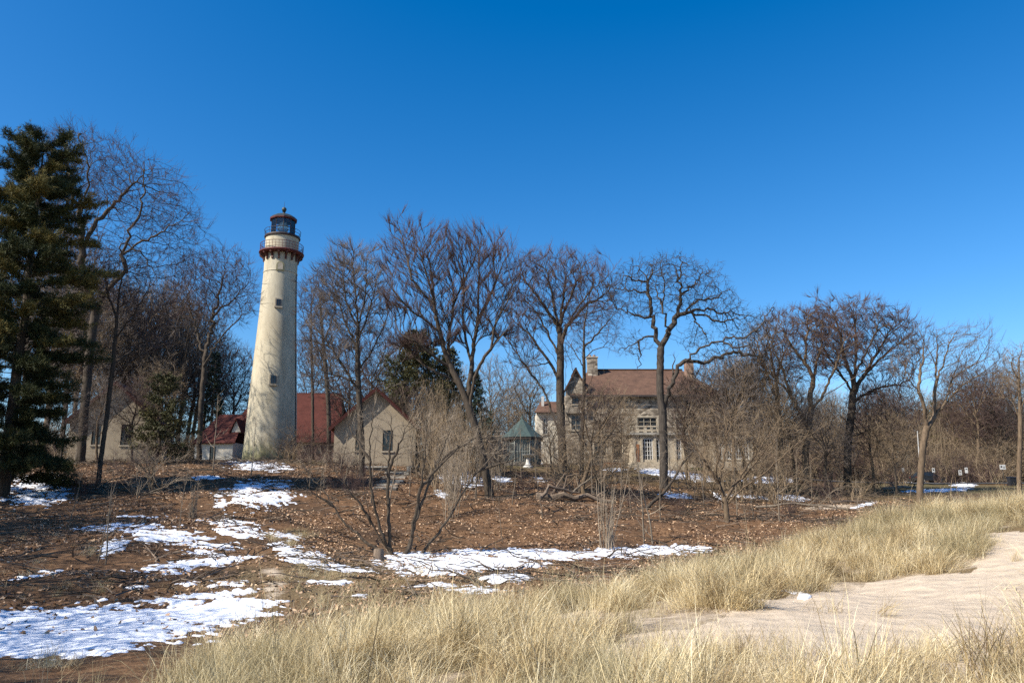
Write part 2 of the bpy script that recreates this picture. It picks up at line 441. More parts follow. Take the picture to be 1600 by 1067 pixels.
f2 = nt.nodes.new('ShaderNodeMath'); f2.operation = 'MULTIPLY_ADD'; f2.inputs[1].default_value = 2.2; l.new(fs.outputs[0], f2.inputs[0]); l.new(hh.outputs[0], f2.inputs[2])
bump(nt, b, f2.outputs[0], 0.05, 0.75)
M['ground'] = m

# ------------------------------------------------------------------ the lie of the land
# columns by bearing (noted by where they cross the frame), each a profile of (distance, height against the eye)
def q(py, Y): return (Y, zz(py, D(Y)))
COLS = [
 (-700, [(0, -1.7), (8, -2.0), (14, -2.6), (22, -2.9), (30, -2.3), (40, -1.2), (62, 1.4), (80, 2.8), (110, 3.9), (400, 4.2)]),
 (0,   [(0, -1.7), (5, -1.9), (8, -2.25), (12, -2.75), (16, -3.05), (22, -3.1), q(885, 30), q(852, 36), q(803, 44), q(742, 62), q(721, 80), (110, 3.95), (400, 4.2)]),
 (200, [(0, -1.7), (5, -1.8), (8, -2.05), (12, -2.7), (17, -3.08), (22, -3.1), q(882, 30), q(824, 38), q(793, 46), q(742, 60), q(719, 75), (111, 4.0), (400, 4.2)]),
 (400, [(0, -1.7), (6, -1.8), (10, -2.1), (12, -2.35), (16, -2.95), (21, -3.1), (27, -2.85), q(852, 36), q(800, 45), q(747, 60), q(722, 75), q(718, 111), (400, 4.2)]),
 (600, [(0, -1.7), (7, -1.8), (11, -2.05), (13.5, -2.3), (18, -2.85), (23, -3.05), (30, -3.1), (39, -3.05), (43, -3.0), (47, -2.0), q(779, 56), q(745, 67), q(731, 72), (78, 2.45), (111, 4.0), (400, 4.2)]),
 (850, [(0, -1.7), (8, -1.75), (13, -2.0), (16, -2.2), (20.5, -2.7), (26, -3.05), (34, -3.1), (44, -3.06), (47.5, -2.2), q(782, 54), q(765, 64), q(737, 80), q(722, 108), (150, 3.9), (400, 4.2)]),
 (1100, [(0, -1.65), (9, -1.65), (14, -1.9), (20, -2.12), (25, -2.7), (32, -3.02), (42, -3.0), q(838, 47), q(803, 58), q(777, 70), q(748, 85), q(733, 102), (120, 2.9), (400, 4)]),
 (1250, [(0, -1.6), (9, -1.6), (14, -1.85), (18, -2.02), (20, -1.9), (24, -1.72), (26, -1.75), (30, -2.2), (38, -2.8), (48, -2.6), q(812, 58), q(783, 75), q(758, 95), (120, 1.7), (160, 2.4), (400, 3.5)]),
 (1400, [(0, -1.6), (9, -1.6), (13, -1.83), (17, -1.9), (19, -1.65), (23, -1.2), (27, -.97), (29, -1.0), (34, -1.4), (44, -2.2), (60, -1.8), q(775, 80), q(760, 100), (115, .9), (150, 1.5), (400, 3)]),
 (1600, [(0, -1.55), (9, -1.55), (14, -1.65), (19, -1.1), (23, -.75), (28, -.55), (30, -.58), (36, -1.0), (46, -1.6), (70, -.9), q(762, 95), (112, 1.0), (150, 1.5), (400, 3)]),
 (2300, [(0, -1.5), (14, -1.3), (20, -.8), (28, -.3), (36, -.6), (70, -.8), (100, .5), (150, 1.4), (400, 3)]),
]
ct = np.array([(c[0] - 800) / F / 1.02 for c in COLS])
LY = np.linspace(math.log(2.0), math.log(400.0), 240)
tabc = np.array([np.interp(np.exp(LY), [D(a) for a, _ in c[1]], [b for _, b in c[1]]) for c in COLS])
TT = np.linspace(-1.25, 1.25, 121)
tab = np.array([np.interp(TT, ct, tabc[:, j]) for j in range(len(LY))]).T
def gsm(a, s, ax):
    k = np.exp(-0.5 * (np.arange(-3 * s, 3 * s + 1) / s) ** 2); k /= k.sum()
    pad = [(0, 0), (0, 0)]; pad[ax] = (3 * s, 3 * s)
    return np.apply_along_axis(lambda v: np.convolve(v, k, 'valid'), ax, np.pad(a, pad, mode='edge'))
tab = gsm(gsm(tab, 3, 0), 3, 1)
def ground(x, y):
    x = np.asarray(x, float); y = np.asarray(y, float)
    ye = np.maximum(y, 2.0)
    t = np.clip(x / np.maximum(y, 3.0), -1.249, 1.249)
    i = (t + 1.25) / 2.5 * 120; j = (np.log(np.minimum(ye, 399.0)) - LY[0]) / (LY[-1] - LY[0]) * 239
    i0 = np.floor(i).astype(int); j0 = np.clip(np.floor(j).astype(int), 0, 238); fi = i - i0; fj = j - j0
    z = (tab[i0, j0] * (1 - fi) + tab[i0 + 1, j0] * fi) * (1 - fj) + (tab[i0, j0 + 1] * (1 - fi) + tab[i0 + 1, j0 + 1] * fi) * fj
    w = np.clip((y - 3) / 10, 0, 1)
    amp = np.interp(y, [3, 24, 31, 54, 68, 80], [.34, .34, .8, .7, .3, .12]) * w * np.where(y > 24, np.clip((z + 3.1) / .6, .15, 1), 1)
    z = z + amp * (fbm(x / 4.2 + 3, y / 4.2, 3, 5) - 0.5) + 0.16 * w * (fbm(x / 1.1, y / 1.1, 3, 9) - 0.5)
    return z + EYE
def G(px, Y, py=770):
    x, yy, _ = ray(px, py); X = x / yy * Y
    return np.array([X, Y, float(ground(X, Y))])

def inside(px, py, poly):
    px = np.asarray(px); py = np.asarray(py); r = np.zeros(px.shape, bool); n = len(poly)
    for i in range(n):
        x0, y0 = poly[i]; x1, y1 = poly[(i + 1) % n]
        if y0 == y1: continue
        c = ((y0 > py) != (y1 > py)) & (px < (x1 - x0) * (py - y0) / (y1 - y0) + x0)
        r ^= c
    return r
SAND = [(1640, 832), (1552, 836), (1545, 868), (1500, 892), (1430, 904), (1330, 914), (1285, 926), (1200, 934), (1150, 952), (1075, 978), (1030, 1000), (1010, 1018), (1080, 1026), (1150, 1030), (1250, 1034), (1400, 1030), (1500, 1012), (1640, 990)]
CREST_PX = [-700, 0, 200, 400, 600, 850, 1100, 1250, 1400, 1600, 2300]
CREST_Y = [D(k) for k in (7, 8.5, 9.5, 12.5, 14.5, 17.5, 21.5, 26.5, 30, 32, 34)]
def sandmask(x, y, px, py):
    wob = (fbm(x / 1.3, y / 1.3, 3, 31) - 0.5)
    m = inside(px + wob * 60, py + wob * 40, SAND).astype(float)
    path = np.exp(-(((px - 430 - (py - 900) * 0.15 + wob * 50) / 30) ** 2) - ((py - 905) / 40) ** 2) * (.55 + wob * .9)      # trodden path
    path2 = np.exp(-((py - (792 - (px - 1300) * 0.05)) / 5) ** 2 - ((px - 1300) / 60) ** 2) * 0.75
    return np.maximum(m, np.maximum(path, path2) * np.where(y > 8, 1, 0))
def dunemask(x, y, px):
    e = y - np.interp(px, CREST_PX, CREST_Y)
    return 1 / (1 + np.exp(np.clip((e + (fbm(x / 2, y / 2, 3, 77) - 0.5) * 3) * 2.2, -30, 30)))

fine = np.linspace(-0.82, 0.82, 430)
side = 0.82 * (60 / 0.82) ** (np.linspace(0, 1, 26)[1:])
tx = np.concatenate([-side[::-1], fine, side])
yy = np.concatenate([[-400, -120, -40, -12, -3, 0.5], np.exp(np.linspace(math.log(2.5), math.log(130), 320)), [150, 180, 230, 300, 390, 600, 1000, 2000, 5000, 20000]])
TXg, YYg = np.meshgrid(tx, yy)
Xg = TXg * (3 + np.maximum(YYg - 3, 0)); Yg = YYg
Zg = ground(Xg, Yg)
nx, ny = len(tx), len(yy)
idx = np.arange(nx * ny).reshape(ny, nx)
faces = np.stack([idx[:-1, :-1], idx[:-1, 1:], idx[1:, 1:], idx[1:, :-1]], -1).reshape(-1, 4)
me = np_mesh('ground', np.stack([Xg, Yg, Zg], -1).reshape(-1, 3), faces, [M['ground']], smooth=True)
PX, PY = proj(Xg, Yg, Zg)
behind = Yg < 3
PX = np.where(behind, 800, PX); PY = np.where(behind, 1200, PY)
sand_v = sandmask(Xg, Yg, PX, PY)
dune_v = dunemask(Xg, Yg, PX)
sand_v = np.where((PX > 900 + 60 * (fbm(Xg, Yg, 2, 8) - .5)) & (Yg < D(11)), np.maximum(sand_v, .72), sand_v)
sand_v = np.where(behind, 0.9, sand_v)
lawn_v = np.clip((Yg - 62) / 14, 0, 1) * np.clip(fbm(Xg / 9, Yg / 9, 3, 41) * 3 - 0.9, 0, 1)
th = np.clip(np.maximum(dune_v, np.exp(-((PX - 520) / 160) ** 2 - ((PY - 915) / 40) ** 2) * 1.2), 0, 1)
colr = np.stack([np.maximum(sand_v, dune_v * np.clip(fbm(Xg / 1.7, Yg / 1.7, 3, 61) * 2.4 - 0.82, 0, 0.5)), lawn_v, th, np.ones_like(th)], -1).reshape(-1, 4)
ca = me.color_attributes.new('gm', 'FLOAT_COLOR', 'POINT')
ca.data.foreach_set('color', colr.astype(np.float32).ravel())
gro = mobj('ground', me); tag(gro, 'leaf-strewn bluff, hollow and sandy dune', None, None, 'structure')

# ------------------------------------------------------------------ snow lying in patches (thin real sheets)
# (centre x, centre y, half width, half height, tilt, fullness) as the patches lie in view
SNOW = [(110, 990, 260, 34, -0.10, 1.0), (330, 955, 110, 20, -0.08, .9), (30, 985, 120, 30, 0, 1.0), (300, 935, 130, 9, -0.1, .35), (330, 912, 90, 6, 0, .3),
        (305, 882, 100, 11, -0.12, .75), (250, 888, 80, 6, -0.05, .5), (215, 825, 115, 9, 0.0, .55), (270, 842, 90, 20, 0.1, .6), (330, 858, 60, 20, 0.1, .45), (178, 853, 26, 14, -.3, .9), (375, 826, 70, 18, 0.2, .55),
        (220, 917, 32, 4, 0, .6), (60, 897, 60, 5, -0.15, .4), (230, 806, 60, 5, 0, .3),
        (58, 766, 68, 27, 0, .66), (405, 772, 70, 27, 0, .66), (405, 729, 62, 9, 0.05, .55), (345, 783, 14, 18, 0, .75), (325, 746, 30, 5, 0, .4),
        (470, 868, 60, 18, .3, .6), (440, 835, 45, 12, .2, .3), (545, 888, 50, 8, .1, .42), (520, 910, 60, 5, 0, .3),
        (720, 879, 120, 13, 0.0, .95), (830, 866, 150, 9, 0.02, .75), (1000, 861, 110, 9, -0.03, .85), (640, 868, 45, 8, 0, .5), (680, 893, 70, 10, 0, .5), (792, 903, 42, 8, 0, .95), (690, 915, 70, 7, 0, .4), (562, 932, 17, 3, 0, .8), (740, 922, 60, 6, 0, .35),
        (700, 720, 34, 7, 0, .8), (715, 748, 44, 11, 0.1, .85), (690, 772, 14, 6, .3, .6), (785, 749, 16, 6, .2, .8), (825, 724, 22, 4, 0, .6), (845, 749, 18, 5, 0, .4), (960, 734, 20, 3, 0, .5),
        (1058, 742, 60, 6, 0.12, .85), (1055, 774, 26, 5, .1, .8), (1200, 750, 42, 6, 0, .8), (1172, 776, 42, 4, .1, .6), (1235, 778, 28, 5, .1, .75), (1120, 775, 12, 6, .5, .6), (1350, 789, 26, 3, -.25, .7),
        (1465, 766, 62, 3, -.04, .55), (1505, 757, 20, 4, 0, .7), (1380, 742, 40, 4, .1, .5), (1425, 752, 30, 3, .1, .5),
        (1245, 914, 21, 12, 0, 1.5), (1257, 933, 9, 4, 0, 1.4), (735, 1023, 18, 5, .1, .9)]
def snowval(x, y, px, py):
    s = np.full(px.shape, -2.0)
    for cx, cy, rx, ry, tl, full in SNOW:
        m = (np.abs(px - cx) < rx * 1.6) & (np.abs(py - cy) < ry * 1.6 + abs(tl) * rx * 1.4)
        if not m.any(): continue
        dx = (px[m] - cx) / rx; dy = (py[m] - cy - tl * (px[m] - cx)) / ry
        d = 1 - (dx * dx + dy * dy)
        s[m] = np.maximum(s[m], np.clip(d, -2, 0.9) + (full - 1.0) * 0.8 - (0.16 if full < .9 else 0) - (0.13 if cx < 560 and cy < 900 else 0))
    nz = (fbm(x / 0.8, y / 0.5, 3, 101) - 0.5) * 1.9 + (fbm(x / 0.20, y / 0.14, 2, 131) - 0.5) * 1.9
    return s + nz - 0.10
stx = np.linspace(-0.72, 0.72, 800)
def snow_sheet(y0, y1, nrow):
    sy = np.exp(np.linspace(math.log(y0), math.log(y1), nrow))
    T, Y = np.meshgrid(stx, sy); X = T * Y; Z = ground(X, Y)
    px, py = proj(X, Y, Z); s = snowval(X, Y, px, py)
    zt = Z + np.clip(s * 0.12, -0.06, np.where(Y < 19, .022, .042)) + 0.008
    ix = np.arange(X.size).reshape(X.shape)
    f = np.stack([ix[:-1, :-1], ix[:-1, 1:], ix[1:, 1:], ix[1:, :-1]], -1).reshape(-1, 4)
    keep = (s.reshape(-1)[f] > -0.03).any(1); f = f[keep]
    u, inv = np.unique(f.ravel(), return_inverse=True)
    return np.stack([X, Y, zt], -1).reshape(-1, 3)[u], inv.reshape(-1, 4)
v1, f1 = snow_sheet(7.5, 48, 620)
v2, f2 = snow_sheet(48.3, 112, 330)
so = mobj('snow', np_mesh('snow', np.concatenate([v1, v2]), np.concatenate([f1, f2 + len(v1)]), [M['snow']], smooth=True))
tag(so, 'patchy melting snow lying on the leaf litter', None, None, 'stuff')

# ------------------------------------------------------------------ car park strip beyond the dune
pv = []; NP = 60
for i in range(NP):
    x = 36 + i * 0.95
    for y in (100 - (i % 3) * .2, 102.5, 105):
        pv.append((x, y, float(ground(x, y)) + 0.10))
pf = [(i * 3 + k, (i + 1) * 3 + k, (i + 1) * 3 + k + 1, i * 3 + k + 1) for i in range(NP - 1) for k in range(2)]
tag(mobj('car_park', np_mesh('car_park', np.array(pv), np.array(pf), [M['asphalt']], smooth=True)), 'strip of grey asphalt beyond the dune', None, None, 'structure')

# ------------------------------------------------------------------ buildings
def wall_holes(mb, x0, x1, z0, z1, holes, y0, y1):
    """a wall slab in the x,z plane with rectangular openings left out"""
    xs = sorted({x0, x1, *[h[0] for h in holes], *[h[1] for h in holes]}); zs = sorted({z0, z1, *[h[2] for h in holes], *[h[3] for h in holes]})
    for a, b_ in zip(xs[:-1], xs[1:]):
        run = None
        for c, d in zip(zs[:-1], zs[1:]):
            mx_, mz = (a + b_) / 2, (c + d) / 2
            hole = any(h[0] < mx_ < h[1] and h[2] < mz < h[3] for h in holes)
            if not hole:
                run = (run[0], d) if run else (c, d)
            if hole or d == zs[-1]:
                if run: mb.box(a, b_, y0, y1, run[0], run[1])
                run = None
    return mb
def window(parent, x0, x1, z0, z1, y, nx=2, nz=3, fm='whitepaint', sill='trim', fw=0.09, depth=0.16, surround=None):
    """frame set back in the opening, glazing bars, dark panes and a sill"""
    f = MB(); yb = y + depth
    f.box(x0, x0 + fw, y + .05, yb, z0, z1); f.box(x1 - fw, x1, y + .05, yb, z0, z1)
    f.box(x0 + fw, x1 - fw, y + .05, yb, z0, z0 + fw); f.box(x0 + fw, x1 - fw, y + .05, yb, z1 - fw, z1)
    w = f.build('window', M[fm], parent)
    bw = fw * 0.42
    g = MB()
    for i in range(1, nx):
        xm = x0 + (x1 - x0) * i / nx; g.box(xm - bw / 2, xm + bw / 2, y + .07, yb - .03, z0 + fw, z1 - fw)
    for k in range(1, nz):
        zm = z0 + (z1 - z0) * k / nz; g.box(x0 + fw, x1 - fw, y + .08, yb - .028, zm - bw / 2, zm + bw / 2)
    if g.v: g.build('glazing_bar', M[fm], w)
    MB().box(x0 + fw * .5, x1 - fw * .5, yb - .025, yb + .02, z0 + fw * .5, z1 - fw * .5).build('pane', M['glass'], w)
    if sill: MB().box(x0 - .1, x1 + .1, y - .1, y + .1, z0 - .14, z0 - .002).build('sill', M[sill], w)
    if surround:
        s = MB(); s.box(x0 - .2, x0 - .003, y - .04, y + .1, z0, z1 + .2); s.box(x1 + .003, x1 + .2, y - .04, y + .1, z0, z1 + .2); s.box(x0 - .003, x1 + .003, y - .04, y + .1, z1 + .003, z1 + .2)
        s.build('surround', M[surround], w)
    return w
def roof_slab(mb, a, b_, c, d, th=0.14):
    """sloping slab from eave a-b to ridge d-c, given thickness downwards"""
    p = [Vector(k) for k in (a, b_, c, d)]
    nrm = (p[1] - p[0]).cross(p[3] - p[0]).normalized() * th
    if nrm.z < 0: nrm = -nrm
    lo = [k - nrm for k in p]
    return mb.hexa(lo + p)

# lighthouse ---------------------------------------------------------------------------------------
LY0 = D(111)
base = P(421, 718, LY0)
base[2] = float(ground(base[0], base[1])) - 0.05
def hz(py):                      # height on the axis seen at py
    return P(421, py, LY0)[2] - base[2]
def wr(px, py):                  # width in metres of px pixels at that height
    d = LY0 * CP + (base[2] + hz(py) - EYE) * SP
    return px * d / F
lh = empty('lighthouse', base)
tag(lh, 'tall tapering cream lighthouse with red-railed gallery and glazed lantern', 'lighthouse')
prof = [(wr(41.5, 718), -1.2), (wr(41.2, 716), 0.0), (wr(40.6, 714), 0.5), (wr(39.0, 685), hz(690)), (wr(37.4, 650), hz(650)), (wr(35.6, 617), hz(617)), (wr(32.2, 560), hz(560)), (wr(28.6, 500), hz(500)), (wr(26.0, 440), hz(446)), (wr(25.3, 430), hz(429)), (wr(26.0, 429), hz(428.6)), (wr(26.0, 428), hz(427.6)), (wr(25.2, 427), hz(427.2)), (wr(25.0, 405), hz(400))]
rad_at = lambda z: float(np.interp(z, [p[1] for p in prof], [p[0] for p in prof]))
MB().lathe(prof, 56).build('tower_wall', M['cream'], lh, True)
zd = hz(398)
rd = wr(34.0, 398)
MB().lathe([(wr(24.0, 398), zd - 0.22), (rd - .25, zd - 0.22), (rd - .08, zd - .05), (rd, zd), (rd, zd + 0.14), (rd - .12, zd + 0.22), (wr(20, 398), zd + 0.26)], 48).build('gallery_deck', M['redpaint'], lh, True)
rt = wr(25.0, 405)
bm_ = MB()
bm_.prism([(0, -1.2), (0.16, -1.2), (0.26, -1.06), (0.22, -0.9), (0.38, -0.62), (0.72, -0.40), (0.78, -0.20), (0, -0.20)], -0.12, 0.12)
bme = bm_.mesh('bracket', M['bracket'])
for k in range(16):
    a = 2 * math.pi * (k + 0.4) / 16
    o = mobj('bracket', bme, lh); o.location = (math.cos(a) * (rt - 0.03), math.sin(a) * (rt - 0.03), zd - 0.01); o.rotation_euler = (0, 0, a)
bal = MB().tube([(0, 0, 0), (0, 0, 1.02)], 0.022, 5).mesh('baluster', M['rail'])
for k in range(40):
    a = 2 * math.pi * k / 40
    o = mobj('baluster', bal, lh); o.location = (math.cos(a) * (rd - .14), math.sin(a) * (rd - .14), zd + 0.24)
for hgt, r in ((1.04, 0.038), (0.62, 0.022), (0.22, 0.022)):
    MB().torus(rd - .14, r, zd + .24 + hgt, 48).build('handrail' if hgt > 1 else 'rail', M['rail'], lh, True)
zu = hz(372.5); rw = wr(25.2, 385)
MB().lathe([(rw, zd + 0.2), (rw, zu - 0.12), (rw * .99, zu - .1)], 48).build('watch_room', M['cream'], lh, True)
ru = wr(26.8, 372)
MB().lathe([(rw * .95, zu - .16), (ru, zu - 0.14), (ru + .05, zu + .02), (ru, zu + 0.16), (rw * .6, zu + 0.18)], 48).build('upper_gallery', M['darkiron'], lh, True)
for k in range(12):
    a = 2 * math.pi * k / 12
    MB().tube([(math.cos(a) * ru * .97, math.sin(a) * ru * .97, zu + .1), (math.cos(a) * ru * 1.02, math.sin(a) * ru * 1.02, zu + .98)], 0.022, 5).build('upper_baluster', M['darkiron'], lh)
for hgt in (0.98, 0.55): MB().torus(ru * 1.02 if hgt > .9 else ru, 0.03, zu + hgt, 40).build('upper_rail', M['darkiron'], lh, True)
zl0, zl1 = zu + 0.17, hz(345.5)
rl = wr(18.3, 358); NL = 10
MB().lathe([(rl + .06, zl0), (rl + .06, zl0 + 0.16), (rl - .1, zl0 + .18)], NL).build('lantern_base', M['darkiron'], lh)
lan = MB()
for k in range(NL):
    a = 2 * math.pi * k / NL
    lan.tube([(rl * math.cos(a), rl * math.sin(a), zl0), (rl * math.cos(a), rl * math.sin(a), zl1)], 0.042, 5)
lan.build('lantern_frame', M['darkiron'], lh)
for zf in (0.5,):
    t_ = MB(); zc = zl0 + (zl1 - zl0) * zf
    for k in range(NL):
        a, a2 = 2 * math.pi * k / NL, 2 * math.pi * (k + 1) / NL
        t_.tube([(rl * math.cos(a), rl * math.sin(a), zc), (rl * math.cos(a2), rl * math.sin(a2), zc)], 0.025, 4)
    t_.build('glazing_bar', M['darkiron'], lh)
for k in range(NL):
    a, a2 = 2 * math.pi * k / NL, 2 * math.pi * (k + 1) / NL
    p0 = np.array([math.cos(a), math.sin(a)]) * (rl - .02); p1 = np.array([math.cos(a2), math.sin(a2)]) * (rl - .02)
    i0, i1 = p0 * .985, p1 * .985
    MB().hexa([(*p0, zl0), (*p1, zl0), (*i1, zl0), (*i0, zl0), (*p0, zl1), (*p1, zl1), (*i1, zl1), (*i0, zl1)]).build('lantern_pane', M['lantern_glass'], lh)
zc = (zl0 + zl1) / 2
lp = [(0.25, zl0 + .1), (0.35, zl0 + .5)] + [(0.35 + 0.42 * math.sin(math.pi * i / 12) + (0.03 if i % 2 else 0), zl0 + .5 + (zl1 - zl0 - .75) * i / 12) for i in range(13)] + [(0.15, zl1 - .1)]
ln = MB().lathe(lp, 20).build('lens', M['lens'], lh, True)
MB().lathe([(0.5, zl0), (0.5, zl0 + .35), (0.22, zl0 + .45)], 12).build('lens_pedestal', M['darkiron'], ln)
re = wr(20.9, 344); za = hz(335.5)
MB().lathe([(re - .25, zl1 - .04), (re, zl1 - .02), (re + .04, zl1 + .10), (re - .02, zl1 + .22)], NL).build('roof_fascia', M['redpaint'], lh)
MB().lathe([(re + .02, zl1 + .21), (re * .80, zl1 + .21 + (za - zl1) * .40), (re * .45, zl1 + .21 + (za - zl1) * .72), (0.22, za), (0.2, za + .15)], NL).build('lantern_roof', M['greenmetal'], lh)
zb = hz(327.6); rb = wr(3.7, 328)
MB().lathe([(0.22, za), (0.14, za + .15), (0.16, zb - rb * 1.2), (0.26, zb - rb * 1.05), (0.12, zb - rb * .95)] + [(max(rb * math.sin(math.pi * i / 10), .02), zb - rb * math.cos(math.pi * i / 10)) for i in range(1, 11)], 14).build('ball_finial', M['greenmetal'], lh, True)
MB().tube([(0, 0, zb + rb * .9), (0, 0, hz(315))], [0.03, 0.012], 5).build('lightning_rod', M['darkiron'], lh)
# windows sit on the wall towards the camera; az is measured from the viewing direction, to the right
va = math.atan2(-base[1], -base[0])
def on_wall(px, py):
    z = hz(py); r = rad_at(z); c0 = proj(base[0], base[1], base[2] + z)[0]
    s_ = max(-.95, min(.95, wr(px - c0, py) / r)); return va + math.asin(s_), z, r
def tower_window(px, py, wpx, hpx, arch=False):
    a, z, r = on_wall(px, py); w = wr(wpx, py) / 2; h = wr(hpx, py) / 2
    w_e = mobj('window_frame' if not arch else 'arched_niche', MB().prism(
        [(-w - .16, -h - .16), (w + .16, -h - .16), (w + .16, h)] + ([((w + .16) * math.cos(t), h + (w + .16) * math.sin(t)) for t in np.linspace(0, math.pi, 9)[1:-1]] if arch else [(w + .16, h + .16), (-w - .16, h + .16)]) + [(-w - .16, h)],
        -0.10, 0.5).mesh('window_frame', M['trim' if not arch else 'cream']), lh)
    w_e.location = (math.cos(a) * r, math.sin(a) * r, z); w_e.rotation_euler = (0, 0, a + math.pi / 2)
    if arch:
        MB().prism([(-w, -h), (w, -h), (w, h)] + [(w * math.cos(t), h + w * math.sin(t)) for t in np.linspace(0, math.pi, 9)[1:-1]] + [(-w, h)], -0.13, -.02).build('niche_shade_panel', M['trim'], w_e)  # no recess cut: the darker panel colour stands in for the niche's inner shade
    else:
        MB().box(-w, w, -.13, -.02, -h, h).build('pane', M['glass'], w_e)
        g = MB().box(-.035, .035, -.16, -.10, -h, h)
        for q_ in (-1, 0, 1): g.box(-w, w, -.155, -.11, q_ * h * .5 - .02, q_ * h * .5 + .02)
        for s_ in (-1, 1): g.box(s_ * w - .05 * (s_ > 0), s_ * w + .05 * (s_ < 0), -.17, -.09, -h, h)
        g.build('glazing_bar', M['frame_dark'], w_e)
        MB().box(-w - .22, w + .22, -.25, .2, -h - .3, -h - .12).build('sill', M['trim'], w_e)
tower_window(437.6, 424.6, 8.0, 7, True)
tower_window(435, 479, 7, 10)
tower_window(427, 597.5, 8, 12)
a, z, r = on_wall(460.3, 500)
cable = [(math.cos(a) * (rad_at(hz(p)) + .06), math.sin(a) * (rad_at(hz(p)) + .06), hz(p)) for p in (430, 480, 530, 580, 617, 650, 690, 712)]
MB().tube(cable, 0.05, 5).build('lightning_cable', M['darkiron'], lh)

# fog signal houses ---------------------------------------------------------------------------------
def fog_house(pxc, Y, py_apex, label, rz):
    m = D(Y) / F
    b0 = G(pxc, D(Y), 722); gz = b0[2]
    top = P(pxc, py_apex, D(Y))[2] - gz
    hw = 62.5 * m; eave = top - 57 * m; L = 8.5
    h = empty('fog_signal_house', (b0[0], b0[1], gz - 0.3), rz); tag(h, label, 'house', 'pair of fog signal houses')
    t, e = top + .3, eave + .3
    wx = [(-30 * m, -30 * m + 13 * m), (11.5 * m, 11.5 * m + 16 * m)]
    wz0, wz1 = e - 40 * m, e - 8 * m
    mb = MB(); wall_holes(mb, -hw, hw, 0, e, [(a, b_, wz0, wz1) for a, b_ in wx], 0, 0.3)
    mb.prism([(-hw, e), (hw, e), (0, t)], 0, 0.3)
    mb.build('front_wall', M['stucco'], h)
    MB().box(-hw + .002, -hw + .3, .3, L, 0, e).build('side_wall', M['stucco'], h); MB().box(hw - .3, hw - .002, .3, L, 0, e).build('side_wall', M['stucco'], h)
    MB().box(-hw + .3, hw - .3, L - .3, L, 0, e).prism([(-hw, e), (hw, e), (0, t)], L - .3, L).build('rear_wall', M['stucco'], h)
    for a, b_ in wx: window(h, a, b_, wz0, wz1, 0.0, 3, 4, 'frame_dark', 'trim', 0.08)
    sl = (t - e) / hw; ov = 0.55
    for s_ in (-1, 1):
        r_ = MB(); roof_slab(r_, (s_ * (hw + ov), -0.5, e - ov * sl + .12), (s_ * (hw + ov), L + .5, e - ov * sl + .12), (0, L + .5, t + .14), (0, -0.5, t + .14), 0.12)
        ro = r_.build('roof', M['redroof'], h)
        bgm = MB(); roof_slab(bgm, (s_ * (hw + ov - .02), -0.56, e - ov * sl + .02), (s_ * (hw + ov - .02), -.50, e - ov * sl + .02), (0, -.50, t + .03), (0, -.56, t + .03), .22)
        bgm.build('barge_board', M['darkroof'], ro)
        for k in range(5):
            yk = 0.9 + k * 1.7
            MB().box(-.07, .07, -.07, .07, 0, .2).build('rafter_tail', M['darkroof'], ro).location = (s_ * (hw + ov * .55), yk, e - ov * .55 * sl - .22)
    return h
fog_house(585, 78, 607, 'small tan stucco gabled house with red roof below the stone steps wall', R(7))
fog_house(172, 82, 598, 'small tan gabled house half hidden behind tree trunks near the large pine', R(12))

# keeper's house behind the tower -------------------------------------------------------------------
KY = D(128); m = KY / F
kb = G(421, KY, 716); kz = kb[2]
kh = empty('keepers_house', (kb[0], kb[1], kz - 0.4), 0)
tag(kh, 'cream keepers house with steep dark red roof behind the lighthouse', 'house')
KX = lambda px: (px - 421) * m
KZ = lambda py: P(421, py, KY)[2] - kz + 0.4
e1 = KZ(686)
MB().box(KX(346), KX(522), 2.0, 10.5, 0, e1).build('main_wall', M['brickwall'], kh)
rz_ = KZ(606)
mr = MB()
roof_slab(mr, (KX(338), 1.4, KZ(690)), (KX(530), 1.4, KZ(690)), (KX(514), 6.2, rz_), (KX(377), 6.2, rz_), .15)
roof_slab(mr, (KX(530), 11.1, KZ(690)), (KX(338), 11.1, KZ(690)), (KX(377), 6.2, rz_), (KX(514), 6.2, rz_), .15)
mr.build('main_roof', M['redroof'], kh)
MB().add([(KX(338.3), 1.5, KZ(690)), (KX(338.3), 11.0, KZ(690)), (KX(377.2), 6.2, rz_ - .02), (KX(338.3), 1.5, KZ(690) - .2), (KX(338.3), 11.0, KZ(690) - .2), (KX(377.2), 6.2, rz_ - .25)], [(0, 2, 1), (3, 4, 5), (0, 1, 4, 3), (1, 2, 5, 4), (2, 0, 3, 5)]).build('roof_hip', M['redroof'], kh)
ew = KZ(693)
hol = (KX(339.5), KX(348.5), 0.5, KZ(699.5))
mb = MB(); wall_holes(mb, KX(317), KX(374), 0, ew, [hol], -3.0, -2.7)
mb.build('wing_front_wall', M['cream_house'], kh)
MB().box(KX(317) + .002, KX(317) + .3, -2.7, 2.0, 0, ew).build('wing_side_wall', M['cream_house'], kh); MB().box(KX(374) - .3, KX(374) - .002, -2.7, 2.0, 0, ew).build('wing_side_wall', M['cream_house'], kh)
window(kh, hol[0], hol[1], hol[2], hol[3], -3.0, 2, 3, 'frame_dark', 'trim', .08)
wrf = MB()
roof_slab(wrf, (KX(313), -3.5, ew - .1), (KX(378), -3.5, ew - .1), (KX(374), 1.6, KZ(646)), (KX(334), 1.6, KZ(646)), .14)
wrf.build('wing_roof', M['redroof'], kh)
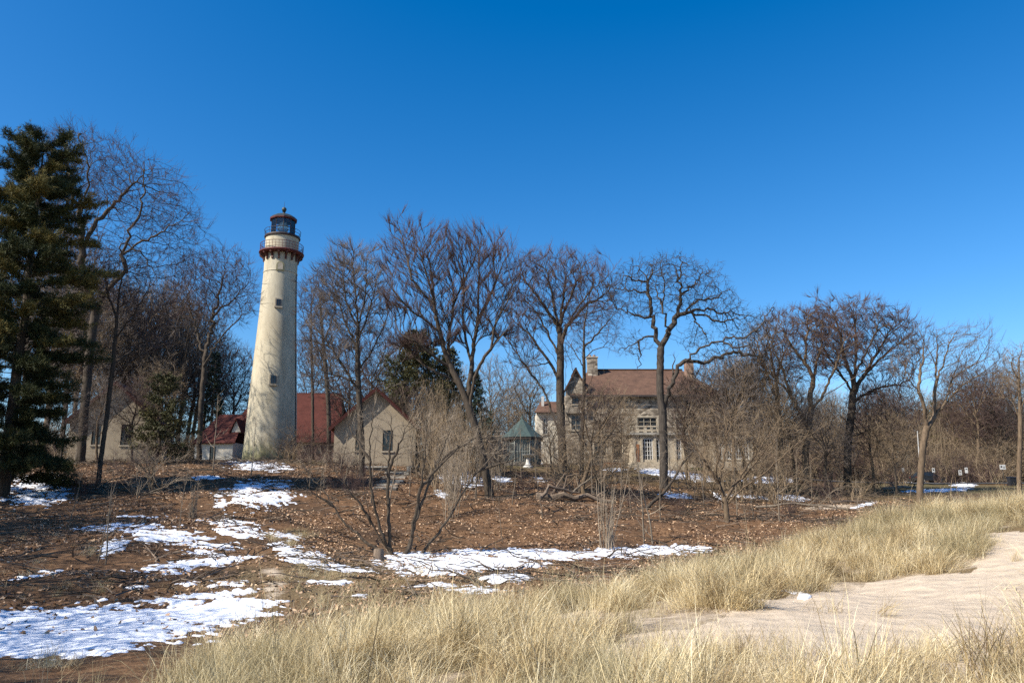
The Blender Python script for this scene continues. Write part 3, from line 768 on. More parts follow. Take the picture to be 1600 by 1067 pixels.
MB().add([(KX(313.2), -3.4, ew - .1), (KX(313.2), 5.0, ew - .1), (KX(334.2), 1.6, KZ(646) - .02), (KX(313.2), -3.4, ew - .3), (KX(313.2), 5.0, ew - .3), (KX(334.2), 1.6, KZ(646) - .3)], [(0, 2, 1), (3, 4, 5), (0, 1, 4, 3), (1, 2, 5, 4), (2, 0, 3, 5)]).build('wing_roof_hip', M['redroof'], kh)
dm = MB().prism([(KX(365), KZ(676)), (KX(380), KZ(676)), (KX(372), KZ(657))], -1.6, 1.6).build('dormer', M['cream_house'], kh)
dr = MB(); roof_slab(dr, (KX(362), -1.9, KZ(677)), (KX(362), 1.8, KZ(677)), (KX(372), 1.8, KZ(655)), (KX(372), -1.9, KZ(655)), .1); roof_slab(dr, (KX(382), -1.9, KZ(677)), (KX(382), 1.8, KZ(677)), (KX(372), 1.8, KZ(655)), (KX(372), -1.9, KZ(655)), .1)
dr.build('dormer_roof', M['redroof'], dm)
ch = MB().box(KX(371), KX(378), 5.0, 5.9, KZ(640), KZ(596)).build('chimney', M['stone'], kh)
MB().box(KX(370), KX(379), 4.85, 6.05, KZ(596) + .003, KZ(593.5)).build('chimney_cap', M['trim'], ch)
for a in (470, 488, 503):
    MB().box(KX(a), KX(a + 8), 1.86, 1.995, KZ(709), KZ(694)).build('window', M['frame_dark'], kh)

# stone mansion -----------------------------------------------------------------------------------------
MY = D(108); m = MY / F
mbp = G(1010, MY, 722); mz = P(1010, 728, MY)[2]
mh = empty('stone_mansion', (mbp[0], mbp[1], mz - 0.6), 0)
tag(mh, 'large rubble-stone mansion with brown tiled roof seen through bare trees', 'mansion')
SX = lambda px: (px - 1010) * m
SZ = lambda py: P(1010, py, MY)[2] - mz + 0.6
eave = SZ(616)
wins = [(895, 916, 648, 672, 3), (998, 1029, 652, 672, 3), (1058, 1078, 652, 672, 2), (1100, 1112, 648, 668, 2), (948, 968, 652, 672, 2)]
gwin = [(930, 948, 690, 712), (958, 972, 688, 718)]
holes = [(SX(a), SX(b_), SZ(d), SZ(c)) for a, b_, c, d, k in wins] + [(SX(a), SX(b_), SZ(d), SZ(c)) for a, b_, c, d in gwin]
mb = MB(); wall_holes(mb, SX(887), SX(1128), 0, eave, holes, 0, .45)
mb.build('front_wall', M['stone'], mh)
MB().box(SX(887) + .003, SX(887) + .45, .45, 13, 0, eave).build('side_wall', M['stone'], mh); MB().box(SX(1128) - .45, SX(1128) - .003, .45, 13, 0, eave).build('side_wall', M['stone'], mh)
MB().box(SX(887) + .45, SX(1128) - .45, 12.5, 13, 0, eave).build('rear_wall', M['stone'], mh)
for a, b_, c, d, k in wins: window(mh, SX(a), SX(b_), SZ(d), SZ(c), 0, k, 3, 'trim', 'trim', .12, .2, 'trim')
for a, b_, c, d in gwin: window(mh, SX(a), SX(b_), SZ(d), SZ(c), 0, 3, 4, 'frame_dark', 'trim', .1, .2, 'trim')
rg = SZ(566)
ro = MB()
roof_slab(ro, (SX(893), -.7, eave - .15), (SX(1134), -.7, eave - .15), (SX(1088), 6.8, rg), (SX(931), 6.8, rg), .2)
roof_slab(ro, (SX(1134), 13.7, eave - .15), (SX(893), 13.7, eave - .15), (SX(931), 6.8, rg), (SX(1088), 6.8, rg), .2)
rf = ro.build('roof', M['tileroof'], mh)
for xe, xr in ((893.5, 931.3), (1133.5, 1087.7)):
    MB().add([(SX(xe), -.6, eave - .15), (SX(xe), 13.6, eave - .15), (SX(xr), 6.8, rg - .03), (SX(xe), -.6, eave - .4), (SX(xe), 13.6, eave - .4), (SX(xr), 6.8, rg - .4)], [(0, 2, 1), (3, 4, 5), (0, 1, 4, 3), (1, 2, 5, 4), (2, 0, 3, 5)]).build('roof_hip', M['tileroof'], mh)
MB().box(SX(930), SX(1089), 6.6, 7.0, rg - .05, rg + .14).build('ridge', M['tileroof'], rf)
MB().box(SX(893), SX(1134), -.82, -.705, eave - .42, eave - .16).build('gutter', M['frame_dark'], rf)
for a, b_, y0, t_, bt in ((928.5, 944.5, 5.0, 549, 600), (1089, 1101, 4.0, 558, 612)):
    c_ = MB().box(SX(a), SX(b_), y0, y0 + 1.5, SZ(bt), SZ(t_)).build('chimney', M['brickwall'] if a > 1000 else M['stone'], mh)
    MB().box(SX(a) - .1, SX(b_) + .1, y0 - .1, y0 + 1.6, SZ(t_) + .003, SZ(t_ - 2)).build('chimney_cap', M['trim'], c_)
    for k in (0.28, 0.72):
        xc_ = SX(a) + (SX(b_) - SX(a)) * k
        MB().lathe([(.22, SZ(t_ - 2)), (.18, SZ(t_ - 6))], 8).build('chimney_pot', M['brickwall'], c_).location = (xc_, y0 + .75, 0)
# projecting gable bay at the near corner
gb = MB(); gh = [(SX(896), SX(907), SZ(632), SZ(616))]
wall_holes(gb, SX(886.5), SX(919), SZ(646), SZ(608), gh, -.5, -.02)
gb.prism([(SX(886.5), SZ(608)), (SX(919), SZ(608)), (SX(902.7), SZ(578))], -.5, -.02)
gbo = gb.build('gable_bay', M['stone'], mh)
window(mh, *gh[0], -.5, 2, 3, 'frame_dark', 'trim', .1, .2)
gr = MB(); roof_slab(gr, (SX(884), -.9, SZ(611)), (SX(884), 6.5, SZ(611)), (SX(902.7), 6.5, SZ(575.5)), (SX(902.7), -.9, SZ(575.5)), .16); roof_slab(gr, (SX(921.5), -.9, SZ(611)), (SX(921.5), 6.5, SZ(611)), (SX(902.7), 6.5, SZ(575.5)), (SX(902.7), -.9, SZ(575.5)), .16)
gr.build('gable_roof', M['tileroof'], mh)
# garden entrance bay with balcony
bay = empty('entrance_bay', (0, 0, 0)); bay.parent = mh
bx0, bx1, yb0 = SX(983.5), SX(1064), -3.0
zt = SZ(682); zb0 = SZ(723)
mb = MB(); bh = [(SX(998.5), SX(1014), SZ(719), SZ(687)), (SX(1018.5), SX(1029), SZ(719), SZ(687)), (SX(1049), SX(1057), SZ(719), SZ(687))]
wall_holes(mb, bx0, bx1, zb0, zt, bh, yb0, yb0 + .3)
mb.box(bx0 + .002, bx0 + .3, yb0 + .3, -.01, zb0, zt); mb.box(bx1 - .3, bx1 - .002, yb0 + .3, -.01, zb0, zt)
mb.build('bay_wall', M['trim'], bay)
for a in (985, 995.5, 1016, 1031, 1046, 1060):
    MB().box(SX(a), SX(a + 3.2), yb0 - .14, yb0 - .003, zb0, zt - .02).build('pilaster', M['trim'], bay)
MB().box(bx0 - .35, bx1 + .35, yb0 - .4, -.02, zt + .003, zt + .3).build('cornice', M['concrete'], bay)
MB().box(bx0 - .3, bx1 + .3, yb0 - .35, yb0 - .1, zt + .98, zt + 1.16).build('parapet_cap', M['trim'], bay)
for k in range(9):
    xk = bx0 - .1 + (bx1 - bx0 + .2) * k / 8
    MB().box(xk - (.19 if k % 2 == 0 else .1), xk + (.19 if k % 2 == 0 else .1), yb0 - .3, yb0 - .12, zt + .303, zt + .977).build('baluster', M['trim'], bay)
for i, hh_ in enumerate(bh):
    f = MB(); x0, x1, z0, z1 = hh_
    fw = .11
    f.box(x0, x0 + fw, yb0 + .05, yb0 + .2, z0, z1); f.box(x1 - fw, x1, yb0 + .05, yb0 + .2, z0, z1); f.box(x0 + fw, x1 - fw, yb0 + .05, yb0 + .2, z1 - fw, z1)
    nn = 4 if i == 0 else 2
    for k in range(1, nn): f.box(x0 + (x1 - x0) * k / nn - .04, x0 + (x1 - x0) * k / nn + .04, yb0 + .06, yb0 + .18, z0, z1 - fw)
    for k in range(1, 5): f.box(x0 + fw, x1 - fw, yb0 + .065, yb0 + .17, z0 + (z1 - z0) * k / 5 - .03, z0 + (z1 - z0) * k / 5 + .03)
    f.build('french_window', M['whitepaint'], bay)
    MB().box(x0 + .02, x1 - .02, yb0 + .2, yb0 + .25, z0, z1 - .02).build('pane', M['glass'], bay)
MB().box(SX(988.3), SX(993.5), yb0 - .08, yb0 - .004, zb0, SZ(696)).build('rusty_panel', M['rust'], bay)
for k in range(3):
    MB().box(bx0 - .2 - .3 * k, bx1 + .2 + .3 * k, yb0 - .6 - .45 * k, yb0 - .02 - .45 * k if k else -.03, zb0 - .22 * (k + 1) - (.9 if k == 2 else 0), zb0 - .22 * k - .003).build('step', M['trim'], bay)
# low wing to the right with arched openings
lw = empty('loggia_wing', (0, 0, 0)); lw.parent = mh
hl = [(SX(a), SX(a + 9), SZ(718), SZ(693)) for a in (1113, 1128, 1142, 1153)]
mb = MB(); wall_holes(mb, SX(1108), SX(1168), 0, SZ(687), hl, -2.0, -1.6); mb.build('loggia_wall', M['trim'], lw)
MB().box(SX(1108) + .003, SX(1108) + .4, -1.6, -.01, 0, SZ(687)).build('loggia_side', M['trim'], lw); MB().box(SX(1168) - .4, SX(1168) - .003, -1.6, 8, 0, SZ(687)).build('loggia_side', M['trim'], lw)
MB().box(SX(1106), SX(1170), -2.3, 8, SZ(687) + .003, SZ(684)).build('loggia_roof', M['concrete'], lw)
for h_ in hl: 
    w_ = window(mh, *h_, -2.0, 2, 4, 'whitepaint', 'trim', .1)

# left garden wing, pale plaster with a low roof
gw = empty('garden_wing', (0, 0, 0)); gw.parent = mh
gwh = [(SX(852), SX(860), SZ(676), SZ(650))]
mb = MB(); wall_holes(mb, SX(842), SX(886), 0, SZ(640), gwh, 3.0, 3.4); mb.box(SX(842) + .003, SX(842) + .4, 3.4, 11, 0, SZ(640)); mb.build('wing_wall', M['cream_house'], gw)
window(mh, *gwh[0], 3.0, 2, 3, 'whitepaint', 'trim', .1)
gwr = MB(); roof_slab(gwr, (SX(838), 2.4, SZ(641)), (SX(886), 2.4, SZ(641)), (SX(886), 7, SZ(618)), (SX(850), 7, SZ(618)), .15); gwr.build('wing_roof', M['tileroof'], gw)
MB().box(SX(851), SX(855), 5.0, 5.5, SZ(640), SZ(612)).build('white_chimney', M['whitepaint'], gw)

# conservatory ---------------------------------------------------------------------------------------------
CY = D(94); m = CY / F
cb = G(816, CY, 718)
cs = empty('conservatory', (cb[0], cb[1], cb[2] - .1)); tag(cs, 'octagonal glass conservatory with green copper cone roof', 'conservatory')
ez = P(816, 684, CY)[2] - cb[2] + .1; az = P(816, 655, CY)[2] - cb[2] + .1; cr = 31 * m
MB().lathe([(cr + .35, ez), (cr * .72, ez + (az - ez) * .34), (cr * .42, ez + (az - ez) * .66), (.15, az), (.05, az + .5)], 8, R(22.5)).build('roof', M['copperroof'], cs)
MB().lathe([(cr + .28, ez - .28), (cr + .3, ez - .003)], 8, R(22.5)).build('fascia', M['frame_dark'], cs)
MB().lathe([(cr - .02, -.3), (cr - .02, .55)], 8, R(22.5)).build('plinth', M['darkstone'], cs)
for k in range(8):
    a0, a1 = R(22.5 + 45 * k), R(67.5 + 45 * k)
    p0 = Vector((math.cos(a0) * (cr - .1), math.sin(a0) * (cr - .1), 0)); p1 = Vector((math.cos(a1) * (cr - .1), math.sin(a1) * (cr - .1), 0))
    pi0, pi1 = p0 * .98, p1 * .98
    MB().hexa([(*p0.xy, .5), (*p1.xy, .5), (*pi1.xy, .5), (*pi0.xy, .5), (*p0.xy, ez - .2), (*p1.xy, ez - .2), (*pi1.xy, ez - .2), (*pi0.xy, ez - .2)]).build('pane', M['glass'], cs)
    bars = MB()
    for i in range(0, 6):
        p = p0.lerp(p1, i / 6) * 1.012
        bars.tube([(p.x, p.y, .5), (p.x, p.y, ez - .1)], .035 if i else .11, 4)
    for zq in (.5, .78):
        bars.tube([(p0 * 1.012) + Vector((0, 0, ez * zq)), (p1 * 1.012) + Vector((0, 0, ez * zq))], .03, 4)
    bars.build('glazing_bar', M['glazing'], cs)

# retaining wall, steps -----------------------------------------------------------------------------------------
WY = D(71); m = WY / F
wb = P(626, 745, WY)
rw_ = empty('retaining_wall', (wb[0], wb[1], wb[2] - 1.2)); tag(rw_, 'dark stone retaining wall with pale coping above the steps', 'wall')
MB().box(-64 * m, -20 * m, 0, 1.0, 0, 1.2 + 14 * m).box(16 * m, 62 * m, 0.1, 1.0, 0, 1.2 + 14 * m).build('masonry', M['darkstone'], rw_)
MB().box(-65 * m, -19.5 * m, -.12, 1.1, 1.2 + 14 * m + .003, 1.2 + 17 * m).box(15.5 * m, 63 * m, -.02, 1.1, 1.2 + 14 * m + .003, 1.2 + 17 * m).build('coping', M['concrete'], rw_)
MB().box(9.5 * m, 15.3 * m, -.2, .6, 0, 1.2 + 16 * m).build('gate_pier', M['concrete'], rw_)
stp = P(600, 798, D(58)); st_e = P(622, 741, D(71))
st = empty('stone_steps', tuple(stp)); tag(st, 'crumbling dark stone steps climbing the bluff to the gabled house', 'steps')
NS = 13
srng = rs(4)
for k in range(NS):
    f = k / (NS - 1); c0 = (np.array(st_e) - np.array(stp)) * f
    gz = float(ground(stp[0] + c0[0], stp[1] + c0[1])) - stp[2]
    zz_ = max(c0[2], gz + 0.05) + 0.05
    w = 0.75 + .35 * f + srng.uniform(-.08, .08); dx = srng.uniform(-.08, .08)
    MB().hexa([(c0[0] - w + dx, c0[1], zz_ - 1.0), (c0[0] + w + dx, c0[1], zz_ - 1.0), (c0[0] + w + dx, c0[1] + 1.4, zz_ - 1.0), (c0[0] - w + dx, c0[1] + 1.4, zz_ - 1.0),
               (c0[0] - w + dx, c0[1] + .02, zz_ + srng.uniform(-.03, .03)), (c0[0] + w + dx - .04, c0[1] + .03, zz_ + srng.uniform(-.03, .03)), (c0[0] + w + dx, c0[1] + 1.4, zz_), (c0[0] - w + dx, c0[1] + 1.4, zz_)]).build('step', M['concrete'] if k % 3 else M['darkstone'], st)

# garden furniture ---------------------------------------------------------------------------------------------
bb = G(825, D(89), 718)
o = MB().lathe([(.55, -.1), (.55, .12), (.42, .2), (.24, .45), (.19, .95), (.24, 1.1), (.62, 1.28), (.68, 1.36), (.62, 1.38), (.3, 1.3)], 16).build('bird_bath', M['whitepaint'], None, True)
o.location = tuple(bb); tag(o, 'white stone bird bath on a flared foot before the conservatory', 'bird bath')
def bench(px, Y, w, label, mat, back=True, top=None):
    b0 = G(px, D(Y), 722); e = empty('park_bench', tuple(b0)); tag(e, label, 'bench')
    h = w / 2
    for k in range(3): MB().box(-h, h, -.32 + .19 * k, -.15 + .19 * k, .42, .47).build('seat_slat', M[mat], e)
    for sx in (-1, 1):
        for sy in (-.28, .2): MB().box(sx * h * .85 - .04, sx * h * .85 + .04, sy - .04, sy + .04, -.15, .418).build('leg', M['darkiron'], e)
    if back:
        for k in range(2): MB().box(-h, h, .27, .31, .58 + .17 * k, .72 + .17 * k).build('back_slat', M[top or mat], e)
        for sx in (-1, 1): MB().box(sx * h * .85 - .03, sx * h * .85 + .03, .312, .36, .3, .92).build('back_post', M['darkiron'], e)
    return e
bench(816, 84, 2.3, 'dark low bench on the lawn by the bird bath', 'bench', False)
bench(960, 92, 2.3, 'rust-coloured bench in front of the stone mansion', 'rust')
bench(1092, 92, 2.0, 'dark bench with a moss-yellow back beside the entrance bay', 'bench', True, 'moss')

# far right: signs, bins, car, leaning pole ------------------------------------------------------------------------
def sign(px, py, w, h, Y, label, marks=None):
    m = D(Y) / F; b0 = G(px, D(Y), 750); top = P(px, py - h / 2, D(Y))[2]; bot = P(px, py + h / 2, D(Y))[2]
    e = empty('post_sign', tuple(b0)); tag(e, label, 'sign', 'signs around the car park')
    MB().tube([(0, .05, -.3), (0, .05, top - b0[2])], .04, 6).build('post', M['darkiron'] if w < 7 else M['bench'], e)
    z0, z1 = bot - b0[2], top - b0[2]; hw = w * m / 2
    pl = MB().box(-hw, hw, -.03, 0, z0, z1).build('sign_plate', M['whitepaint'], e)
    for (a, b_, c, d) in (marks or []):
        MB().box(-hw + 2 * hw * a, -hw + 2 * hw * b_, -.036, -.031, z0 + (z1 - z0) * c, z0 + (z1 - z0) * d).build('sign_marking', M['frame_dark'], pl)
sign(1412.5, 734, 3.4, 6, 112, 'narrow white sign on a post nearest the mansion grounds', [(.2, .8, .2, .4)])
sign(1460, 734.5, 4.2, 7, 108, 'small white sign with a dark square symbol beside the parked car', [(.22, .78, .42, .78), (.2, .8, .15, .25)])
sign(1501.5, 738, 5, 8, 108, 'white sign on a low post next to a taller one', [(.2, .8, .55, .68), (.2, .7, .2, .3)])
sign(1511.5, 734.5, 4.4, 8.5, 104, 'tall pale sign right behind the low sign pair', [(.2, .8, .6, .8)])
sign(1569, 729.5, 9, 7.5, 100, 'wide white notice board sign near the dark bins', [(.12, .42, .4, .75), (.55, .9, .5, .62), (.55, .85, .25, .36)])
for px, lab in ((1579.5, 'dark wheeled bin left of its twin under the notice sign'), (1587.5, 'dark wheeled bin closest to the frame edge tree')):
    b0 = G(px, D(100), 751); e = empty('wheeled_bin', tuple(b0)); tag(e, lab, 'bin', 'bins by the car park')
    MB().hexa([(-.24, -.26, .06), (.24, -.26, .06), (.24, .26, .06), (-.24, .26, .06), (-.29, -.34, 1.0), (.29, -.34, 1.0), (.29, .34, 1.0), (-.29, .34, 1.0)]).build('body', M['blackplastic'], e)
    MB().hexa([(-.31, -.38, 1.003), (.31, -.38, 1.003), (.31, .36, 1.003), (-.31, .36, 1.003), (-.27, -.3, 1.09), (.27, -.3, 1.09), (.29, .36, 1.14), (-.29, .36, 1.14)]).build('lid', M['blackplastic'], e)
    for s_ in (-1, 1): MB().lathe([(.1, -.04), (.1, .04)], 12).build('wheel', M['darkiron'], e).matrix_local = Matrix.Translation((s_ * .27, .28, .1)) @ Matrix.Rotation(math.pi / 2, 4, 'Y')
c0 = G(1449, D(112), 748)
car = empty('parked_car', tuple(c0), R(12)); tag(car, 'dark parked car seen between trunks at the car park', 'car')
carp = simple('dark_car_paint', (0.02, 0.022, 0.028), None, 2, 0.25, spec=0.6)
bd = MB().prism([(-2.1, .35), (2.1, .35), (2.15, .7), (2.0, .85), (1.25, .95), (-1.7, .98), (-2.12, .9)], -.85, .85).build('body', carp, car)
MB().hexa([(-1.6, -.76, .96), (1.15, -.76, .94), (1.15, .76, .94), (-1.6, .76, .96), (-1.2, -.62, 1.45), (.45, -.62, 1.45), (.45, .62, 1.45), (-1.2, .62, 1.45)]).build('cabin', M['glass'], car)
MB().box(-1.15, .4, -.6, .6, 1.453, 1.49).build('roof', carp, car)
for xk in (-1.35, 1.35):
    for yk in (-.8, .8):
        w_ = MB().lathe([(.33, -.1), (.33, .1)], 18).build('wheel', M['blackplastic'], car); w_.matrix_local = Matrix.Translation((xk, yk, .33)) @ Matrix.Rotation(math.pi / 2, 4, 'X')
        MB().lathe([(.19, -.11), (.19, .11)], 12).build('rim', M['trim'], w_)
for yk in (-.6, .6): MB().box(-2.17, -2.1, yk - .18, yk + .18, .68, .84).build('tail_light', M['redpaint'], car)
for yk in (-.6, .6): MB().box(2.08, 2.17, yk - .2, yk + .2, .62, .76).build('headlight', M['whitepaint'], car)
p0 = G(1438.5, D(100), 750); p1 = P(1433.3, 673, D(100)); pb = P(1437.5, 740, D(100))
o = MB().tube([(0, 0, -.3), tuple((p1 - p0) * .5), tuple(p1 - p0)], [.075, .065, .05], 8).build('leaning_pole', M['polegrey'], None, True)
o.location = tuple(p0); tag(o, 'slim white pole leaning behind the forked tree on the dune edge', 'pole')

# ------------------------------------------------------------------ bare trees
def nrm(v): return v / np.maximum(np.linalg.norm(v, axis=-1, keepdims=True), 1e-9)
def tube_edges(A, B, dA, dB, rA, rB, k):
    ref = np.array([.21, .93, .3])
    def ring(Pp, d, r):
        u = nrm(np.cross(d, ref)); w = np.cross(d, u)
        a = np.arange(k) * 2 * np.pi / k
        return Pp[:, None] + r[:, None, None] * (u[:, None] * np.cos(a)[None, :, None] + w[:, None] * np.sin(a)[None, :, None])
    V = np.concatenate([ring(A, dA, rA), ring(B, dB, rB)], 1)
    n = len(A); b0 = (np.arange(n) * 2 * k)[:, None]
    i = np.arange(k)[None]; j = (i + 1) % k
    Fq = np.stack([b0 + i, b0 + j, b0 + k + j, b0 + k + i], -1).reshape(-1, 4)
    return V.reshape(-1, 3), Fq
def resample(pts, seg, rng, wig):
    pts = np.asarray(pts, float); d = np.linalg.norm(np.diff(pts, axis=0), axis=1); s = np.concatenate([[0], np.cumsum(d)])
    n = max(2, int(round(s[-1] / seg)) + 1); q_ = np.linspace(0, s[-1], n)
    # smooth the polyline a little (Catmull-like through a moving average)
    out = np.stack([np.interp(q_, s, pts[:, k]) for k in range(3)], 1)
    for _ in range(2):
        out[1:-1] = out[1:-1] * .5 + .25 * (out[:-2] + out[2:])
    out[1:-1] += rng.normal(0, wig * seg, out[1:-1].shape)
    return out
def grow(limbs, att, seg, rng, infl, kill, iters=140, inertia=.5, trop=(0, 0, .1), wig=.12, nmax=5200, limbwig=.15):
    """skeleton: given limbs first, then space colonisation towards the points att of the crown"""
    pos = []; par = []; ntr = 0; fr = []
    for li, L in enumerate(limbs):
        L = np.array(L, float)
        if li == 0:
            p = resample(L, seg, rng, limbwig * .22); s0 = -1; start = 0
        else:
            ap = np.array(pos); dd = (ap[:, 0] - L[0, 0]) ** 2 + (ap[:, 2] - L[0, 2]) ** 2 + .15 * (ap[:, 1] - L[0, 1]) ** 2
            s0 = int(np.argmin(dd)); off = ap[s0] - L[0]
            fade = np.linspace(1, 0, len(L))[:, None]; L = L + off * np.concatenate([fade * 0 + 1], 1) * np.array([0, 1, 0]) + off * fade * np.array([1, 0, 1])
            p = resample(L, seg, rng, limbwig); start = 1
        for k in range(start, len(p)):
            pos.append(p[k]); par.append(s0); s0 = len(pos) - 1; fr.append(k / len(p) if li else -1.)
        if li == 0: ntr = len(pos)
    pos = np.array(pos); par = np.array(par)
    dirs = np.zeros_like(pos); dirs[0] = (0, 0, 1); dirs[1:] = nrm(pos[1:] - pos[par[1:]])
    kids = np.bincount(par[par >= 0], minlength=len(pos)).astype(float)
    if att is not None and len(att):
        att = att.copy()
        d2 = np.full(len(att), 1e9); near = np.zeros(len(att), int)
        def upd(lo, hi):
            for c in range(lo, hi, 400):
                e = min(c + 400, hi)
                dd = ((att[:, None] - pos[None, c:e]) ** 2).sum(-1); k = dd.argmin(1); mn = dd[np.arange(len(att)), k]
                b_ = mn < d2; d2[b_] = mn[b_]; near[b_] = k[b_] + c
        upd(max(0, ntr // 3), len(pos))
        tr = np.array(trop)
        for it in range(iters):
            ok = d2 > kill * kill
            att = att[ok]; d2 = d2[ok]; near = near[ok]
            if len(att) < 4 or len(pos) > nmax: break
            act = d2 < infl * infl
            if not act.any():
                infl *= 1.4; continue
            S = np.zeros((len(pos), 3)); np.add.at(S, near[act], nrm(att[act] - pos[near[act]]))
            nodes = np.unique(near[act]); nodes = nodes[kids[nodes] < 4]
            if not len(nodes): break
            nd = nrm(nrm(S[nodes]) + inertia * dirs[nodes] + tr + rng.normal(0, wig, (len(nodes), 3)))
            npos = pos[nodes] + nd * seg * rng.uniform(.8, 1.2, (len(nodes), 1))
            lo = len(pos)
            pos = np.concatenate([pos, npos]); par = np.concatenate([par, nodes]); dirs = np.concatenate([dirs, nd])
            kids[nodes] += 1; kids = np.concatenate([kids, np.zeros(len(nodes))])
            upd(lo, len(pos))
    return pos, par, ntr, np.array(fr)
def skeleton_radii(pos, par, rbase, rtip, e=2.3):
    n = len(pos); acc = np.zeros(n); Rr = np.zeros(n); main = np.full(n, -1); mr = np.zeros(n)
    for i in range(n - 1, -1, -1):
        Rr[i] = acc[i] ** (1 / e) if acc[i] > 0 else rtip
        p = par[i]
        if p >= 0:
            acc[p] += Rr[i] ** e + (rtip * .25) ** e
            if Rr[i] > mr[p]: mr[p] = Rr[i]; main[p] = i
    g = math.log(rbase / rtip) / max(math.log(max(Rr[0], rtip * 1.5) / rtip), .1)
    return rtip * (Rr / rtip) ** g, main
def tree_meshes(pos, par, ntr, rbase, rtip, rng, twig_n=1.6, twig_len=(.35, .9), twig_r=.009, bm='bark', tm='twig', up=.25, thin=.032, flare=1.35, name='tree', spread=.55, seg2=True, fr=None, limb_min=0):
    r, main = skeleton_radii(pos, par, rbase, rtip)
    if fr is not None:
        k_ = len(fr); lm = np.where(fr >= 0, limb_min * (1 - .85 * np.maximum(fr, 0)), 0); r[:k_] = np.maximum(r[:k_], lm)
    n = len(pos)
    d = np.zeros_like(pos); d[1:] = nrm(pos[1:] - pos[par[1:]]); d[0] = d[1] if n > 1 else (0, 0, 1)
    hm = main >= 0; dm = d.copy(); dm[hm] = nrm(d[hm] + nrm(pos[main[hm]] - pos[hm]))
    hgt = pos[:ntr, 2] - pos[0, 2]
    r[:ntr] *= 1 + (flare - 1) * np.exp(-np.maximum(hgt, 0) / 0.5)
    c = np.arange(1, n); p = par[1:]
    ok = p >= 0; c = c[ok]; p = p[ok]
    ism = main[p] == c
    A = pos[p]; B = pos[c]; dA = np.where(ism[:, None], dm[p], d[c]); dB = dm[c]
    rA = np.where(ism, r[p], np.minimum(r[p] * .85, r[c] * 1.2)); rB = r[c]
    trunk = (c < ntr)
    def mk(sel, name_):
        Vs = []; Fs = []; off = 0
        for lo, hi, k in ((.12, 99, 9), (.05, .12, 6), (.022, .05, 4), (0, .022, 3)):
            s = sel & (rB >= lo) & (rB < hi)
            if s.any():
                v, f = tube_edges(A[s], B[s], dA[s], dB[s], rA[s], rB[s], k); Vs.append(v); Fs.append(f + off); off += len(v)
        return Vs, Fs, off
    tv, tf, _ = mk(trunk, 't')
    trunk_me = np_mesh(name + '_trunk', np.concatenate(tv), np.concatenate(tf), [M[bm]], smooth=True)
    cv, cf, off = mk(~trunk, 'c')
    nb = sum(len(f) for f in cf)
    th = np.where((r < thin) & (np.arange(n) >= ntr))[0]
    tips = np.where((main < 0) & (np.arange(n) >= ntr))[0]
    src = np.repeat(th, rng.poisson(twig_n, len(th))); src = np.concatenate([src, tips, tips])
    if len(src):
        dv = nrm(d[src] + rng.normal(0, spread * .55, (len(src), 3)) + np.array([0, 0, up]))
        L = rng.uniform(*twig_len, len(src))[:, None]
        st = pos[src] + d[src] * rng.uniform(-.5, .2, (len(src), 1)) * .3
        mid = st + dv * L * .5; d2 = nrm(dv + rng.normal(0, .28 if spread > 1 else .14, dv.shape) + np.array([0, 0, up * .5])); en = mid + d2 * L * .5
        tr_ = np.full(len(src), twig_r)
        if seg2:
            v, f = tube_edges(st, mid, dv, dv, tr_, tr_ * .8, 3); cv.append(v); cf.append(f + off); off += len(v)
            v, f = tube_edges(mid, en, dv, d2, tr_ * .8, tr_ * .35, 3); cv.append(v); cf.append(f + off); off += len(v)
        else:
            v, f = tube_edges(st, en, dv, d2, tr_, tr_ * .35, 3); cv.append(v); cf.append(f + off); off += len(v)
    Fc = np.concatenate(cf); mi = np.zeros(len(Fc), int); mi[nb:] = 1
    # thin limbs take the twig colour too
    crown_me = np_mesh(name + '_crown', np.concatenate(cv), Fc, [M[bm], M[tm]], mi, smooth=True)
    return trunk_me, crown_me
def ellip(c, rad, n, rng, hollow=.25):
    v = nrm(rng.normal(size=(n, 3))); u = rng.uniform(hollow ** 3, 1, n) ** (1 / 3)
    u = u * np.exp(rng.normal(0, .09, n)) * (1 + .22 * (fbm(v[:, 0] * 2.2 + 9 + c[0], v[:, 1] * 2.2 + v[:, 2] * 2.9, 2, int(abs(c[2]) * 10) + 3) - .5) * 2)
    return np.asarray(c) + v * u[:, None] * np.asarray(rad)
TREES = []
